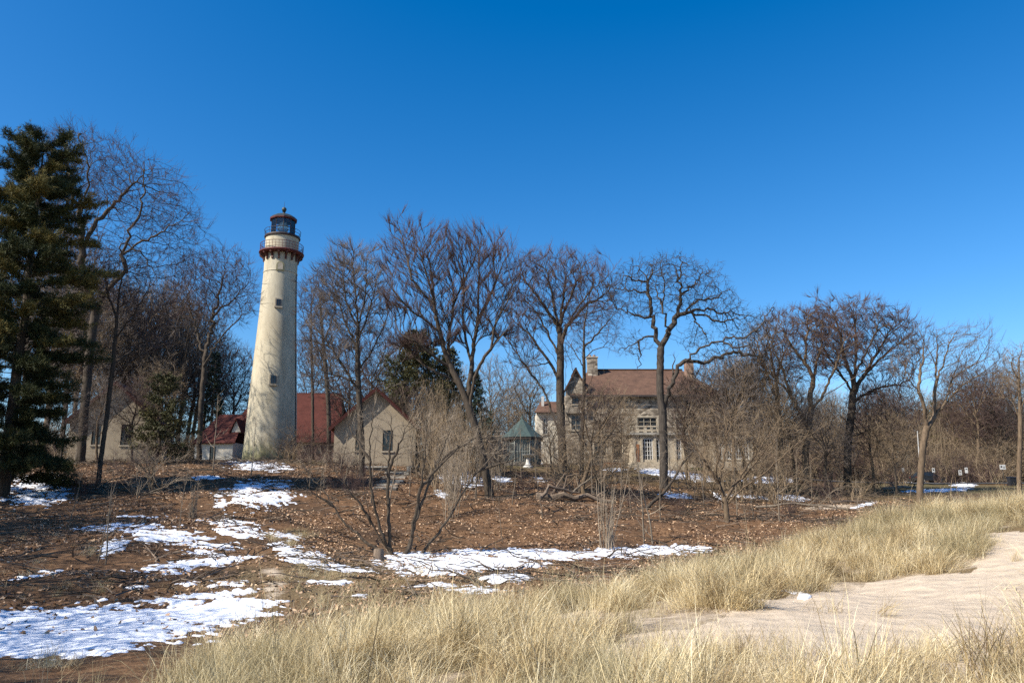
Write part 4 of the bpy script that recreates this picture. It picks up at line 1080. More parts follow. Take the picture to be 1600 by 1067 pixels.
def hero(name, label, cat, Y, limbs, blobs, rbase, seed, seg=.33, natt=1500, group=None, slopes=None, infl=2.6, kill=.55, rtip=.011, twig_n=1.5, twig_len=(.35, .9), bm='bark', tm='twig', up=.25, wig=.12, limbwig=.12, inertia=.5, trop=(0, 0, .1), nmax=4200, depth=.85, twig_r=.009, flare=1.35, spread=.55, limb_min=.045):
    natt = int(natt * 2.7); kill *= .66; nmax = int(nmax * 2.4); twig_n *= 1.3; rtip *= .8; twig_len = (twig_len[0] * 1.15, twig_len[1] * 1.35); rbase *= .88
    rng = rs(seed); Yd = D(Y); m_ = Yd / F
    px0 = limbs[0][0][0]; b0 = G(px0, Yd, limbs[0][0][1])
    L3 = []
    for li, L in enumerate(limbs):
        sl = 0 if li == 0 else (slopes[li] if slopes else rng.uniform(-.6, .6))
        pts = []; acc = 0; prev = None
        for (px, py) in L:
            if prev is not None: acc += math.hypot(px - prev[0], py - prev[1]) * m_
            prev = (px, py)
            w = P(px, py, Yd + sl * acc * .8); pts.append(w)
        if li == 0: pts[0] = b0 - np.array([0, 0, .25])
        L3.append(np.array(pts) - b0)
    att = []
    tot = sum(rx * ry for _, _, rx, ry in blobs)
    for cx, cy, rx, ry in blobs:
        c = P(cx, cy, Yd) - b0
        att.append(ellip(c, (rx * m_, max(min(rx, ry), 20) * m_ * depth + .25 * rx * m_, ry * m_), int(natt * rx * ry / tot), rng))
    pos, par, ntr, fr = grow(L3, np.concatenate(att) if att else None, seg, rng, infl, kill, inertia=inertia, trop=trop, wig=wig, nmax=nmax, limbwig=limbwig)
    tm_, cm_ = tree_meshes(pos, par, ntr, rbase, rtip, rng, twig_n, twig_len, twig_r, bm, tm, up, flare=flare, name=name, spread=spread, fr=fr, limb_min=limb_min)
    e = empty(name, tuple(b0)); tag(e, label, cat, group)
    mobj('trunk', tm_, e); mobj('crown', cm_, e)
    TREES.append((label, len(cm_.polygons)))
    return e

# tall tree by the pine
hero('bare_tree', 'tall bare tree with pale forked trunk right beside the large pine', 'tree', 74,
     [[(127, 712), (131, 650), (138, 570), (146, 505), (152, 478)],
      [(150, 490), (140, 455), (131, 430), (128, 400), (129, 372), (130, 350), (120, 320), (108, 290)],
      [(150, 485), (160, 458), (178, 438), (194, 424), (200, 412), (189, 400), (182, 388), (194, 371), (212, 352), (240, 330), (262, 308)],
      [(189, 404), (210, 396), (235, 384), (265, 373), (297, 361), (318, 362)],
      [(210, 398), (228, 399), (243, 409), (254, 424), (270, 448)],
      [(131, 430), (118, 415), (100, 404), (80, 400)],
      [(129, 395), (145, 372), (160, 357), (178, 338), (205, 315), (232, 290)],
      [(130, 358), (142, 338), (150, 312), (156, 280), (150, 250), (140, 222)],
      [(200, 412), (222, 372), (236, 340), (246, 300), (245, 275)]],
     [(110, 270, 62, 70), (160, 270, 70, 62), (220, 310, 78, 62), (270, 350, 52, 40), (90, 330, 50, 60), (255, 410, 46, 40), (120, 225, 45, 30), (300, 375, 26, 30), (200, 400, 50, 35)], .44, 11, seg=.45, natt=2300, infl=3.2, kill=.7, twig_n=1.2, twig_len=(.5, 1.2), twig_r=.011, bm='bark', nmax=5200, limbwig=.2, wig=.2)
hero('bare_tree', 'thin dark bare tree in front of the half-hidden gabled house', 'tree', 54,
     [[(152, 772), (158, 715), (163, 680), (170, 626), (177, 566), (182, 505), (186, 460)],
      [(174, 590), (190, 572), (215, 556), (240, 548)], [(178, 560), (160, 560), (135, 570), (112, 590)],
      [(180, 530), (196, 510), (215, 485), (232, 450)], [(183, 500), (172, 470), (165, 440), (160, 410)], [(186, 462), (192, 430), (196, 405)],
      [(177, 566), (205, 548), (232, 520), (262, 502)], [(170, 630), (196, 655), (212, 672)]],
     [(190, 440, 40, 50), (225, 480, 40, 40), (160, 450, 35, 40), (240, 530, 30, 25), (130, 575, 28, 18)], .17, 12, seg=.34, natt=650, nmax=1800, infl=2.4, twig_n=1.1, twig_len=(.35, .9))
hero('bare_tree', 'bare tree with rounded dome crown between the woods and the lighthouse', 'tree', 99,
     [[(311, 716), (314, 640), (319, 575), (322, 545)],
      [(320, 560), (330, 520), (334, 490), (345, 455), (352, 425)], [(320, 575), (332, 545), (350, 520), (372, 500), (390, 485)],
      [(321, 556), (308, 520), (300, 490), (292, 455), (288, 420)], [(268, 566), (288, 545), (306, 527), (330, 502), (355, 478), (378, 452)],
      [(334, 490), (362, 465), (385, 435)]],
     [(335, 440, 62, 52), (300, 460, 40, 45), (370, 470, 32, 40)], .34, 13, seg=.5, natt=1500, infl=3.4, kill=.75, twig_n=1.5, twig_len=(.5, 1.1), twig_r=.013, nmax=3800, wig=.22, limbwig=.25)
# between tower and elm
hero('bare_tree', 'fine-twigged bare tree standing in front of the small gabled house', 'tree', 67,
     [[(566, 730), (565, 690), (562, 640), (560, 600), (558, 540), (560, 500)],
      [(561, 610), (540, 575), (520, 545), (500, 520), (484, 500)], [(559, 580), (580, 550), (592, 525), (604, 500)], [(558, 545), (540, 505), (528, 470), (518, 440)],
      [(559, 530), (575, 490), (585, 455), (590, 425)], [(560, 505), (556, 460), (552, 425), (550, 400)], [(562, 640), (530, 620), (500, 600), (478, 592)], [(562, 630), (590, 612), (620, 600), (650, 598)],
      [(560, 600), (535, 590), (505, 580)], [(560, 510), (540, 470), (536, 430)], [(560, 505), (572, 460), (572, 420)]],
     [(545, 455, 58, 65), (515, 520, 45, 55), (585, 480, 32, 60), (500, 590, 30, 25), (550, 405, 40, 20)], .27, 14, seg=.36, natt=1500, infl=2.6, kill=.60, twig_n=1.2, twig_len=(.4, .9), tm='twig_silver', nmax=4600, up=.5, trop=(0, 0, .5), inertia=1.3, wig=.07, spread=.42)
hero('bare_tree', 'straight bare tree over the red roof just right of the lighthouse', 'tree', 98,
     [[(514, 718), (514, 650), (511, 600), (506, 545), (502, 500)], [(512, 610), (530, 590), (545, 570)], [(508, 570), (495, 540), (486, 510)], [(511, 600), (495, 585), (478, 575)], [(503, 505), (500, 470), (498, 440)], [(505, 540), (520, 500), (527, 460)]],
     [(503, 480, 34, 50), (490, 540, 25, 35), (525, 530, 25, 40)], .3, 15, seg=.5, natt=700, nmax=2000, infl=3.2, kill=.75, twig_n=1.3, twig_len=(.5, 1.1), twig_r=.012)
hero('bare_tree', 'slim straight bare pole tree beside the lighthouse wall', 'tree', 100,
     [[(489, 718), (489, 640), (487, 560), (486, 500), (487, 450)], [(488, 600), (475, 575), (470, 555)], [(487, 560), (500, 530), (505, 500)], [(487, 520), (474, 495), (470, 465)], [(487, 480), (495, 450), (498, 430)]],
     [(486, 470, 24, 45), (485, 540, 22, 40)], .19, 16, seg=.5, natt=380, nmax=1200, infl=3.2, kill=.75, twig_n=1.4, twig_len=(.5, 1.1), twig_r=.012)
# the vase-shaped elm
hero('bare_elm', 'vase-shaped bare elm with leaning trunk and upright fan of limbs', 'tree', 58,
     [[(766, 786), (760, 745), (752, 705), (741, 662), (733, 640), (727, 621), (718, 600), (708, 582), (702, 568)],
      [(736, 640), (739, 612), (742, 591), (752, 565), (766, 546), (785, 524), (800, 505), (822, 485)],
      [(732, 632), (733, 600), (738, 565), (740, 538), (747, 500), (758, 475), (768, 460), (775, 439), (784, 414), (796, 390), (804, 376)],
      [(702, 568), (694, 548), (688, 520), (682, 499), (680, 478), (664, 462), (650, 445), (632, 419), (616, 396), (612, 370)],
      [(688, 520), (665, 500), (644, 488), (622, 466), (605, 441), (590, 415), (584, 393)],
      [(702, 568), (700, 540), (704, 505), (710, 471), (708, 445), (698, 415), (692, 378)],
      [(682, 499), (677, 465), (670, 440), (658, 398), (645, 362)],
      [(738, 565), (728, 530), (723, 490), (725, 452), (722, 396), (719, 366)],
      [(747, 500), (748, 460), (749, 405), (748, 375)],
      [(710, 471), (722, 440), (736, 410), (745, 385)],
      [(766, 546), (772, 510), (790, 480), (806, 455)],
      [(719, 602), (700, 590), (675, 580), (650, 560), (625, 545)], [(704, 575), (680, 560), (660, 540), (640, 530)], [(680, 478), (676, 430), (668, 390)],
      [(650, 445), (640, 405), (632, 375)], [(775, 439), (770, 405), (772, 378)]],
     [(625, 410, 34, 42), (650, 405, 38, 50), (690, 415, 40, 48), (725, 410, 38, 46), (765, 415, 40, 44), (640, 480, 42, 38), (700, 480, 60, 40), (765, 470, 42, 40), (645, 540, 40, 25), (800, 430, 14, 30), (700, 530, 50, 26), (775, 520, 34, 26), (625, 360, 20, 14), (690, 375, 16, 12), (738, 372, 20, 12)], .33, 17, seg=.34, natt=2100, infl=2.2, kill=.52, twig_n=.8, twig_len=(.35, .85), nmax=5200, up=.6, trop=(0, 0, .8), inertia=1.6, wig=.06, limbwig=.06, spread=.42)
# multi-stemmed tree left of the mansion
hero('bare_tree', 'broad multi-limbed bare tree standing at the left corner of the mansion', 'tree', 84,
     [[(879, 705), (878, 680), (876, 645), (875, 600), (876, 560), (875, 528)],
      [(870, 690), (862, 660), (855, 640), (850, 615), (832, 590), (815, 565), (795, 535), (780, 515)],
      [(875, 530), (868, 505), (855, 488), (840, 464), (820, 438), (810, 408)], [(875, 528), (877, 485), (883, 446), (884, 410)],
      [(876, 540), (885, 511), (902, 481), (922, 455), (949, 432), (966, 412)], [(876, 560), (864, 537), (849, 507), (832, 480), (815, 465)],
      [(876, 600), (865, 575), (847, 549), (827, 522), (810, 507), (795, 495)], [(875, 595), (868, 564), (855, 545)], [(851, 567), (838, 570), (823, 572), (805, 575)],
      [(876, 525), (866, 480), (858, 440), (850, 410)], [(877, 500), (895, 455), (910, 420)], [(885, 511), (915, 480), (945, 462)], [(884, 690), (883, 640), (886, 590), (884, 545)]],
     [(840, 430, 42, 38), (880, 430, 42, 38), (920, 445, 44, 40), (830, 490, 45, 40), (890, 480, 50, 40), (815, 545, 30, 35), (945, 470, 22, 40)], .50, 18, seg=.44, natt=1800, infl=2.9, kill=.66, twig_n=.9, twig_len=(.45, 1.0), twig_r=.011, nmax=5600, up=.5, trop=(0, 0, .5), inertia=1.3, wig=.07, spread=.45)
hero('bare_tree', 'slender bare tree with curved forks before the mansion chimney', 'tree', 80,
     [[(909, 715), (910, 660), (913, 600), (912, 540), (913, 505)], [(913, 540), (925, 530), (949, 502), (964, 485), (978, 478)], [(912, 570), (898, 548), (885, 530)], [(913, 508), (918, 480), (925, 460)], [(913, 560), (930, 545), (945, 540), (958, 548)],
      [(910, 660), (900, 610), (895, 570), (880, 540)], [(911, 620), (925, 590), (928, 560)]],
     [(920, 500, 34, 40), (950, 510, 28, 35), (900, 540, 25, 30)], .2, 19, seg=.4, natt=480, nmax=1500, infl=2.8, kill=.65, twig_n=1.1, twig_len=(.45, 1.0), twig_r=.01)
# the oak
OAK = [[(1036, 728), (1037, 690), (1036, 650), (1031, 615), (1032, 575), (1032, 550), (1034, 540)],
      [(1032, 548), (1025, 530), (1021, 509), (1016, 485), (1012, 462), (1013, 436), (1004, 424), (994, 415)],
      [(1012, 458), (1002, 453), (992, 455), (980, 449), (960, 449), (945, 446)], [(1018, 492), (1008, 493), (995, 487), (980, 486), (966, 481), (962, 472), (956, 462), (950, 452)],
      [(1024, 528), (1017, 525), (1008, 524), (999, 530), (990, 538), (982, 540), (971, 543)], [(1034, 542), (1041, 530), (1042, 507), (1038, 483), (1035, 464), (1041, 442), (1034, 428), (1032, 417), (1036, 400)],
      [(1040, 536), (1047, 520), (1055, 504), (1061, 485), (1066, 462), (1074, 455), (1083, 448), (1090, 435), (1100, 420)], [(1066, 458), (1066, 440), (1064, 428), (1068, 412), (1066, 398)],
      [(1058, 492), (1070, 490), (1085, 481), (1096, 483), (1108, 481), (1120, 484), (1128, 490), (1138, 488)], [(1074, 486), (1086, 470), (1098, 466), (1115, 467), (1128, 458), (1140, 452)],
      [(1074, 490), (1090, 492), (1107, 492), (1118, 500), (1130, 504), (1146, 498)], [(1040, 640), (1048, 615), (1054, 596), (1060, 578), (1067, 566), (1080, 556), (1092, 546), (1117, 534), (1132, 530), (1145, 524), (1158, 530), (1170, 527), (1182, 514), (1192, 508), (1200, 488), (1209, 475)],
      [(1066, 567), (1084, 564), (1104, 566), (1126, 558), (1146, 552), (1160, 560), (1178, 556), (1196, 566)], [(1038, 483), (1030, 474), (1024, 460), (1020, 452)], [(1013, 440), (1020, 425), (1016, 408)], [(1041, 442), (1052, 430), (1056, 414)],
      [(1085, 481), (1090, 500), (1096, 512), (1106, 526)], [(1012, 440), (1000, 440), (986, 432), (976, 428)], [(1054, 596), (1050, 580), (1052, 562)], [(999, 530), (1000, 545), (1004, 560), (998, 575)], [(1120, 536), (1130, 548), (1150, 548), (1172, 545)]]
hero('bare_oak', 'gnarled dark bare oak with twisting limbs in front of the mansion', 'tree', 74, OAK,
     [(1010, 435, 50, 34), (1050, 425, 46, 30), (1095, 445, 42, 36), (1125, 480, 34, 30), (970, 465, 32, 28), (1000, 480, 40, 25), (1070, 470, 40, 30), (1090, 530, 30, 22), (1165, 530, 40, 22), (990, 540, 22, 22), (1190, 555, 24, 18), (1150, 505, 34, 26), (1195, 512, 26, 30), (1130, 552, 40, 18)], .43, 20, seg=.34, natt=1900, infl=2.2, kill=.58, twig_n=1.1, twig_len=(.22, .6), twig_r=.011, rtip=.017, bm='bark_oak', tm='twig_oak', nmax=4200, wig=.45, limbwig=.28, inertia=.25, trop=(0, 0, .02), up=.1, spread=1.1, limb_min=.11)
# big round pair on the right
hero('bare_maple', 'large bare tree with dense round crown and reddish trunk', 'tree', 84,
     [[(1323, 752), (1324, 715), (1325, 690), (1328, 663), (1332, 631), (1332, 612)],
      [(1332, 614), (1318, 592), (1302, 570), (1288, 548), (1278, 520)], [(1332, 612), (1335, 587), (1338, 545), (1336, 505), (1330, 482)], [(1333, 618), (1342, 598), (1354, 583), (1375, 562), (1395, 545), (1425, 518), (1436, 508)],
      [(1320, 662), (1312, 650), (1303, 637), (1292, 628)], [(1327, 680), (1341, 682), (1360, 670), (1373, 663), (1400, 650), (1421, 637), (1440, 625)], [(1336, 590), (1352, 555), (1368, 520), (1372, 490)], [(1334, 595), (1318, 555), (1310, 515), (1302, 488)],
      [(1333, 630), (1352, 616), (1375, 605), (1405, 600), (1432, 592)], [(1326, 690), (1345, 692), (1375, 690), (1410, 680)], [(1354, 583), (1385, 530), (1400, 505)]],
     [(1300, 515, 50, 42), (1340, 508, 55, 38), (1385, 520, 45, 40), (1415, 550, 26, 38), (1330, 560, 60, 32), (1390, 595, 40, 28), (1290, 560, 30, 28), (1405, 645, 32, 18)], .43, 21, seg=.40, natt=2000, infl=2.6, kill=.60, twig_n=1.0, twig_len=(.4, .9), twig_r=.011, nmax=6000, up=.45, trop=(0, 0, .4), inertia=1.2, wig=.07, spread=.45, bm='bark')
hero('bare_maple', 'forked bare tree with tan lit limbs left of the round crowned tree', 'tree', 79,
     [[(1257, 740), (1258, 715), (1261, 682), (1266, 650), (1268, 637)],
      [(1268, 640), (1284, 625), (1300, 612), (1316, 602), (1341, 587), (1362, 570)], [(1268, 638), (1266, 618), (1272, 595), (1264, 578), (1255, 565), (1240, 545), (1228, 525)], [(1263, 665), (1250, 642), (1240, 622), (1222, 600), (1205, 585), (1190, 572)],
      [(1272, 597), (1278, 565), (1284, 535), (1288, 505)], [(1256, 566), (1258, 535), (1262, 505), (1258, 490)], [(1240, 622), (1228, 590), (1215, 560), (1205, 535)], [(1284, 625), (1300, 585), (1312, 550)]],
     [(1225, 530, 40, 40), (1265, 515, 40, 34), (1300, 545, 40, 40), (1200, 570, 28, 32), (1250, 570, 45, 30)], .36, 22, seg=.40, natt=1500, infl=2.6, kill=.62, twig_n=1.1, twig_len=(.4, .9), twig_r=.011, nmax=4600, up=.45, trop=(0, 0, .4), inertia=1.1, wig=.08, bm='bark_tan')
hero('bare_tree', 'bare trunk with ivy-thick stem left of the forked tan tree', 'tree', 82,
     [[(1221, 742), (1220, 700), (1217, 660), (1214, 620), (1212, 590)], [(1214, 620), (1200, 590), (1190, 560), (1180, 530)], [(1217, 655), (1240, 625), (1255, 600)], [(1213, 595), (1222, 560), (1225, 530)], [(1216, 650), (1195, 630), (1175, 620), (1158, 600)], [(1212, 592), (1203, 555), (1200, 520)]],
     [(1195, 545, 36, 40), (1225, 560, 28, 36), (1170, 585, 28, 30)], .3, 23, seg=.4, natt=1000, infl=2.7, kill=.62, twig_n=1.4, twig_len=(.4, .9), twig_r=.011, nmax=2800, bm='bark_tan', tm='twig_tan')
hero('bare_tree', 'open forked bare tree with smooth tan trunk rising behind the dune grass', 'tree', 46,
     [[(1437, 800), (1437, 775), (1439, 735), (1441, 705), (1444, 685), (1448, 668)],
      [(1448, 670), (1456, 657), (1466, 646), (1478, 630), (1489, 617), (1500, 611), (1514, 606), (1540, 604), (1564, 602), (1578, 594)],
      [(1466, 647), (1468, 630), (1467, 612), (1469, 590), (1469, 567), (1462, 550), (1450, 536), (1444, 520)], [(1489, 618), (1495, 600), (1500, 583), (1506, 567), (1510, 551), (1522, 536), (1534, 525), (1552, 512)],
      [(1448, 668), (1446, 655), (1446, 640), (1441, 624), (1434, 609), (1424, 598), (1414, 590), (1392, 574), (1378, 566)], [(1500, 583), (1520, 572), (1545, 560), (1566, 552)], [(1469, 590), (1480, 568), (1490, 545), (1494, 520)], [(1434, 609), (1432, 585), (1438, 560), (1436, 535)], [(1510, 606), (1530, 590), (1550, 580)], [(1469, 567), (1475, 540), (1478, 515)], [(1510, 551), (1508, 530), (1514, 510)]],
     [(1440, 545, 40, 35), (1480, 545, 34, 36), (1515, 540, 36, 34), (1545, 560, 26, 40), (1410, 575, 26, 24), (1500, 590, 50, 20)], .20, 24, seg=.26, natt=900, infl=1.9, kill=.48, twig_n=.75, twig_len=(.25, .6), twig_r=.0065, rtip=.008, nmax=2800, bm='bark_tan', tm='twig_grey', up=.45, trop=(0, 0, .25), inertia=.7, flare=1.2)
hero('bare_tree', 'straight tan bare tree at the edge of the frame near the bins', 'tree', 68,
     [[(1592, 775), (1592, 745), (1594, 690), (1594, 630), (1592, 590), (1592, 560)], [(1594, 650), (1580, 625), (1572, 600)], [(1594, 640), (1610, 610), (1625, 580)], [(1592, 590), (1582, 570), (1578, 550)], [(1592, 560), (1598, 545), (1602, 530)], [(1593, 705), (1608, 690), (1620, 660)]],
     [(1590, 580, 26, 36), (1615, 585, 26, 40), (1575, 605, 16, 25)], .2, 25, seg=.36, natt=520, infl=2.4, kill=.58, twig_n=1.2, twig_len=(.35, .8), twig_r=.009, nmax=1500, bm='bark_tan', tm='twig_tan')
# the multi-stemmed clump by the frozen pool
hero('pool_willow', 'spreading many-stemmed bare tree leaning out beside the frozen pool', 'tree', 39,
     [[(615, 873), (606, 858), (592, 839), (582, 818), (576, 800), (572, 780), (568, 755)],
      [(612, 868), (602, 846), (594, 826), (586, 800), (581, 765), (578, 720), (580, 670), (586, 630)],
      [(611, 868), (610, 850), (607, 800), (606, 760), (607, 728), (610, 690), (612, 650)],
      [(612, 870), (585, 860), (560, 838), (540, 820), (528, 806), (517, 784), (502, 764), (485, 742), (470, 722)],
      [(615, 872), (636, 868), (645, 826), (654, 800), (667, 762), (684, 720), (700, 680), (712, 640)],
      [(616, 873), (654, 872), (677, 842), (701, 811), (724, 769), (745, 738), (770, 712), (800, 690)],
      [(640, 850), (648, 800), (656, 760), (662, 715), (668, 670)], [(582, 818), (566, 790), (548, 768), (532, 750)], [(684, 720), (705, 705), (730, 690), (755, 672)], [(578, 720), (560, 690), (548, 660)], [(607, 728), (620, 700), (632, 670)], [(745, 738), (770, 725), (795, 720), (812, 712)], [(667, 762), (690, 730), (716, 700)], [(517, 784), (500, 775), (480, 770)]],
     [(585, 680, 40, 45), (690, 690, 45, 45), (540, 720, 40, 30), (760, 700, 40, 25), (640, 690, 34, 40), (495, 735, 28, 20)], .24, 26, seg=.25, natt=480, infl=1.8, kill=.55, twig_n=.45, twig_len=(.25, .65), twig_r=.006, rtip=.008, nmax=2600, bm='bark', tm='twig_pale', up=.5, trop=(0, 0, .3), inertia=.8, flare=1.0, limb_min=.085)

hero('brush_tree', 'twisted small bare tree with arching pale stems below the oak brush', 'tree', 54,
     [[(1136, 800), (1134, 785), (1130, 772), (1124, 755)],
      [(1132, 780), (1122, 752), (1110, 732), (1098, 712), (1092, 690)], [(1136, 790), (1160, 765), (1198, 737), (1238, 702), (1264, 680), (1284, 668)], [(1134, 784), (1150, 758), (1175, 720), (1208, 672), (1226, 640)],
      [(1126, 760), (1118, 735), (1126, 700), (1148, 652), (1160, 620)], [(1132, 785), (1110, 772), (1088, 764), (1070, 752)], [(1124, 755), (1132, 715), (1136, 680), (1130, 640)], [(1150, 758), (1168, 742), (1200, 700), (1230, 668)], [(1098, 712), (1080, 690), (1066, 660)]],
     [(1110, 680, 52, 48), (1168, 680, 50, 48), (1220, 690, 44, 32), (1080, 725, 30, 26), (1140, 720, 50, 34)], .2, 41, seg=.28, natt=620, infl=1.9, kill=.55, twig_n=.8, twig_len=(.3, .8), twig_r=.006, rtip=.008, nmax=2000, bm='bark_tan', tm='twig_tan', up=.35, trop=(0, 0, .2), inertia=.9, flare=1.1, limb_min=.06)
hero('brush_tree', 'crooked small bare tree rising from the fallen logs before the mansion', 'tree', 61,
     [[(914, 784), (910, 758), (917, 737), (925, 715), (922, 692)],
      [(923, 700), (928, 662), (938, 622), (946, 600)], [(922, 705), (905, 682), (890, 660), (882, 636)], [(925, 716), (945, 690), (966, 664), (988, 640)], [(917, 738), (895, 746), (878, 765), (868, 778)], [(923, 694), (954, 652), (976, 622)], [(912, 765), (940, 746), (962, 735), (980, 715)], [(922, 694), (910, 650), (904, 615)], [(912, 755), (885, 728), (862, 712)]],
     [(920, 640, 50, 40), (892, 695, 42, 36), (955, 685, 44, 36), (965, 640, 36, 32), (925, 720, 50, 28)], .2, 42, seg=.3, natt=620, infl=2.0, kill=.55, twig_n=.8, twig_len=(.3, .8), twig_r=.0065, rtip=.008, nmax=2000, bm='bark_tan', tm='twig_tan', up=.3, trop=(0, 0, .15), inertia=.8, wig=.2, limb_min=.06)

# ------------------------------------------------------------------ shrubs, saplings and brush
def stems_mesh(name, seed, n, h, spread, arch=.3, r0=.02, sub=2.2, subl=.35, bm='twig_pale', tm='twig_pale', levels=2, base=.15, lean=(0, 0), wig=.1, droop=0.):
    """many-stemmed plant: stems (k=4) with side shoots, returns the two meshes stems and twigs"""
    rng = rs(seed); A = []; B = []; dA = []; dB = []; ra = []; rb = []; lv = []
    def stem(p, d, L, r, lev):
        ns = max(3, int(L / (.28 if lev == 0 else .22))) if lev < 2 else 2
        ns = min(ns, 9); sl = L / ns; prev = d
        for i in range(ns):
            f = i / ns
            nd = d + rng.normal(0, wig, 3) + np.array([0, 0, (arch * .5 if lev else arch * .25)]) - np.array([0, 0, droop]) * f
            if lev == 0: nd[:2] += np.array(lean) * .2
            nd = nd / np.linalg.norm(nd); q_ = p + nd * sl
            r1 = r * (1 - (i) / ns * .75); r2 = r * (1 - (i + 1) / ns * .75)
            A.append(p); B.append(q_); dA.append(prev); dB.append(nd); ra.append(r1); rb.append(r2); lv.append(lev)
            if lev < levels:
                for _ in range(rng.poisson(sub * (.5 + f) if lev == 0 else sub * .7)):
                    sd_ = nd + rng.normal(0, .62, 3); sd_ /= np.linalg.norm(sd_)
                    stem(q_, sd_, L * subl * rng.uniform(.5, 1.2) * (1 - .4 * f), r2 * .6, lev + 1)
            p = q_; prev = nd; d = nd
    for k in range(n):
        a = rng.uniform(0, 2 * math.pi); t = abs(rng.normal(0, spread))
        d = np.array([math.cos(a) * t + lean[0], math.sin(a) * t * .8 + lean[1], 1.0]); d /= np.linalg.norm(d)
        stem(np.array([math.cos(a) * base * rng.uniform(.1, 1), math.sin(a) * base * rng.uniform(.1, 1), -.12]), d, h * rng.uniform(.55, 1.1), r0 * rng.uniform(.6, 1.2), 0)
    A, B, dA, dB, ra, rb, lv = map(np.array, (A, B, dA, dB, ra, rb, lv))
    s = lv == 0
    v, f = tube_edges(A[s], B[s], dA[s], dB[s], ra[s], rb[s], 4)
    m1 = np_mesh(name + '_stems', v, f, [M[bm]], smooth=True)
    v, f = tube_edges(A[~s], B[~s], dA[~s], dB[~s], np.maximum(ra[~s], .0035), np.maximum(rb[~s], .0025), 3)
    m2 = np_mesh(name + '_twigs', v, f, [M[tm]], smooth=True)
    return m1, m2
SH = {
 'upright': [stems_mesh('upright%d' % i, 300 + i, 16, 3.6, .22, .5, .022, 1.6, .34, 'twig_tan', 'twig_tan', base=.5) for i in range(3)],
 'pale': [stems_mesh('pale%d' % i, 320 + i, 14, 3.6, .25, .6, .02, 1.7, .36, 'twig_pale', 'twig_pale', base=.45) for i in range(3)],
 'tangle': [stems_mesh('tangle%d' % i, 340 + i, 13, 3.4, .62, .15, .026, 1.75, .40, 'twig_tan', 'twig_tan', base=.5, wig=.2, droop=.2) for i in range(4)],
 'brown': [stems_mesh('brown%d' % i, 360 + i, 20, 2.2, .5, .3, .016, 2.0, .42, 'twig', 'twig', base=.6, wig=.18) for i in range(3)],
 'sapling': [stems_mesh('sapling%d' % i, 380 + i, 1, 4.2, .05, .5, .042, 1.4, .26, 'bark_pale', 'twig_pale', base=.02, wig=.05) for i in range(4)],
 'clump': [stems_mesh('clump%d' % i, 400 + i, 15, 3.3, .16, .5, .03, 1.3, .25, 'twig_pale', 'twig_pale', base=.4, wig=.06) for i in range(2)],
 'deadfall': [stems_mesh('deadfall%d' % i, 420 + i, 4, 4.5, .5, .2, .05, 2.2, .42, 'bark_pale', 'twig_pale', base=.03, wig=.2, droop=.2) for i in range(2)],
}
cnt = {}
def shrub(kind, px, py, Y, label, cat='shrub', s=1.0, rz=None, group=None, name=None, sx=1.0, tilt=(0, 0)):
    k = cnt.get(kind, 0); cnt[kind] = k + 1
    m1, m2 = SH[kind][k % len(SH[kind])]
    b0 = G(px, D(Y), py)
    e = empty(name or 'bare_shrub', tuple(b0), rz if rz is not None else (k * 2.4) % 6.28)
    e.scale = (s * sx, s * sx, s)
    if tilt != (0, 0): e.rotation_euler = (tilt[0], tilt[1], e.rotation_euler.z)
    tag(e, label, cat, group); mobj('stems', m1, e); mobj('twigs', m2, e); return e

# in front of the gabled house and the elm
gs = 'upright shrubs between the gabled house and the elm'
for i, (px, Y, s) in enumerate([(668, 66, 1.9), (688, 60, 1.8), (704, 63, 2.0), (680, 72, 2.2), (722, 70, 1.8), (655, 70, 1.5), (738, 66, 1.7), (700, 74, 2.2), (760, 72, 1.7), (785, 74, 1.5)]):
    shrub('upright', px, 745, Y, 'upright brown shrub in the thicket right of the small gabled house', s=s, group=gs)
for px, Y, s, lab in ((712, 55, 1.35, 'pale wiry shrub fanning up against the elm trunk'), (775, 62, 1.2, 'pale wiry shrub leaning over the slope toward the conservatory'), (700, 50, 1.25, 'pale thin shrub rising from the slope below the thicket')):
    shrub('pale', px, 770, Y, lab, s=s)
for px, Y, s, lab in ((579, 52, 1.35, 'pale sapling crossing the gable just right of the dark trunk'), (607, 50, 1.3, 'pale slim sapling in front of the gable window'), (640, 56, 1.1, 'thin sapling at the corner of the gabled house'),
                      (786, 44, .8, 'lone thin sapling at the far rim of the frozen pool'), (1005, 45, 1.35, 'thin straight sapling left of its taller twin at the slope foot'), (1019, 45, 1.6, 'tallest thin straight sapling at the slope foot'),
                      (172, 30, .95, 'pale young sapling by the snow with its thinner twin'), (160, 30.3, .8, 'bent thinner sapling left of the pale young one'), (282, 38, .7, 'little sapling above the broken snow'), (110, 40, .75, 'small sapling on the left slope'), (745, 56, 1.0, 'slim sapling beside the elm trunk'), (708, 52, 1.15, 'grey sapling trunk left of the elm'),
                      (1165, 50, .6, 'short sapling on the slope under the brush'), (848, 50, .7, 'short sapling near the fallen logs'), (1340, 62, .8, 'thin sapling on the slope below the round tree'), (1508, 60, .75, 'thin sapling on the flat beyond the dune')):
    shrub('sapling', px, 800, Y, lab, 'sapling', s=s, name='sapling')
shrub('clump', 950, 855, 42.5, 'pale clump of straight thin stems at the right end of the frozen pool', s=1.15, name='sapling_clump')
shrub('clump', 300, 800, 44, 'thin stemmed clump at the shadowed ledge', s=.55, name='sapling_clump')
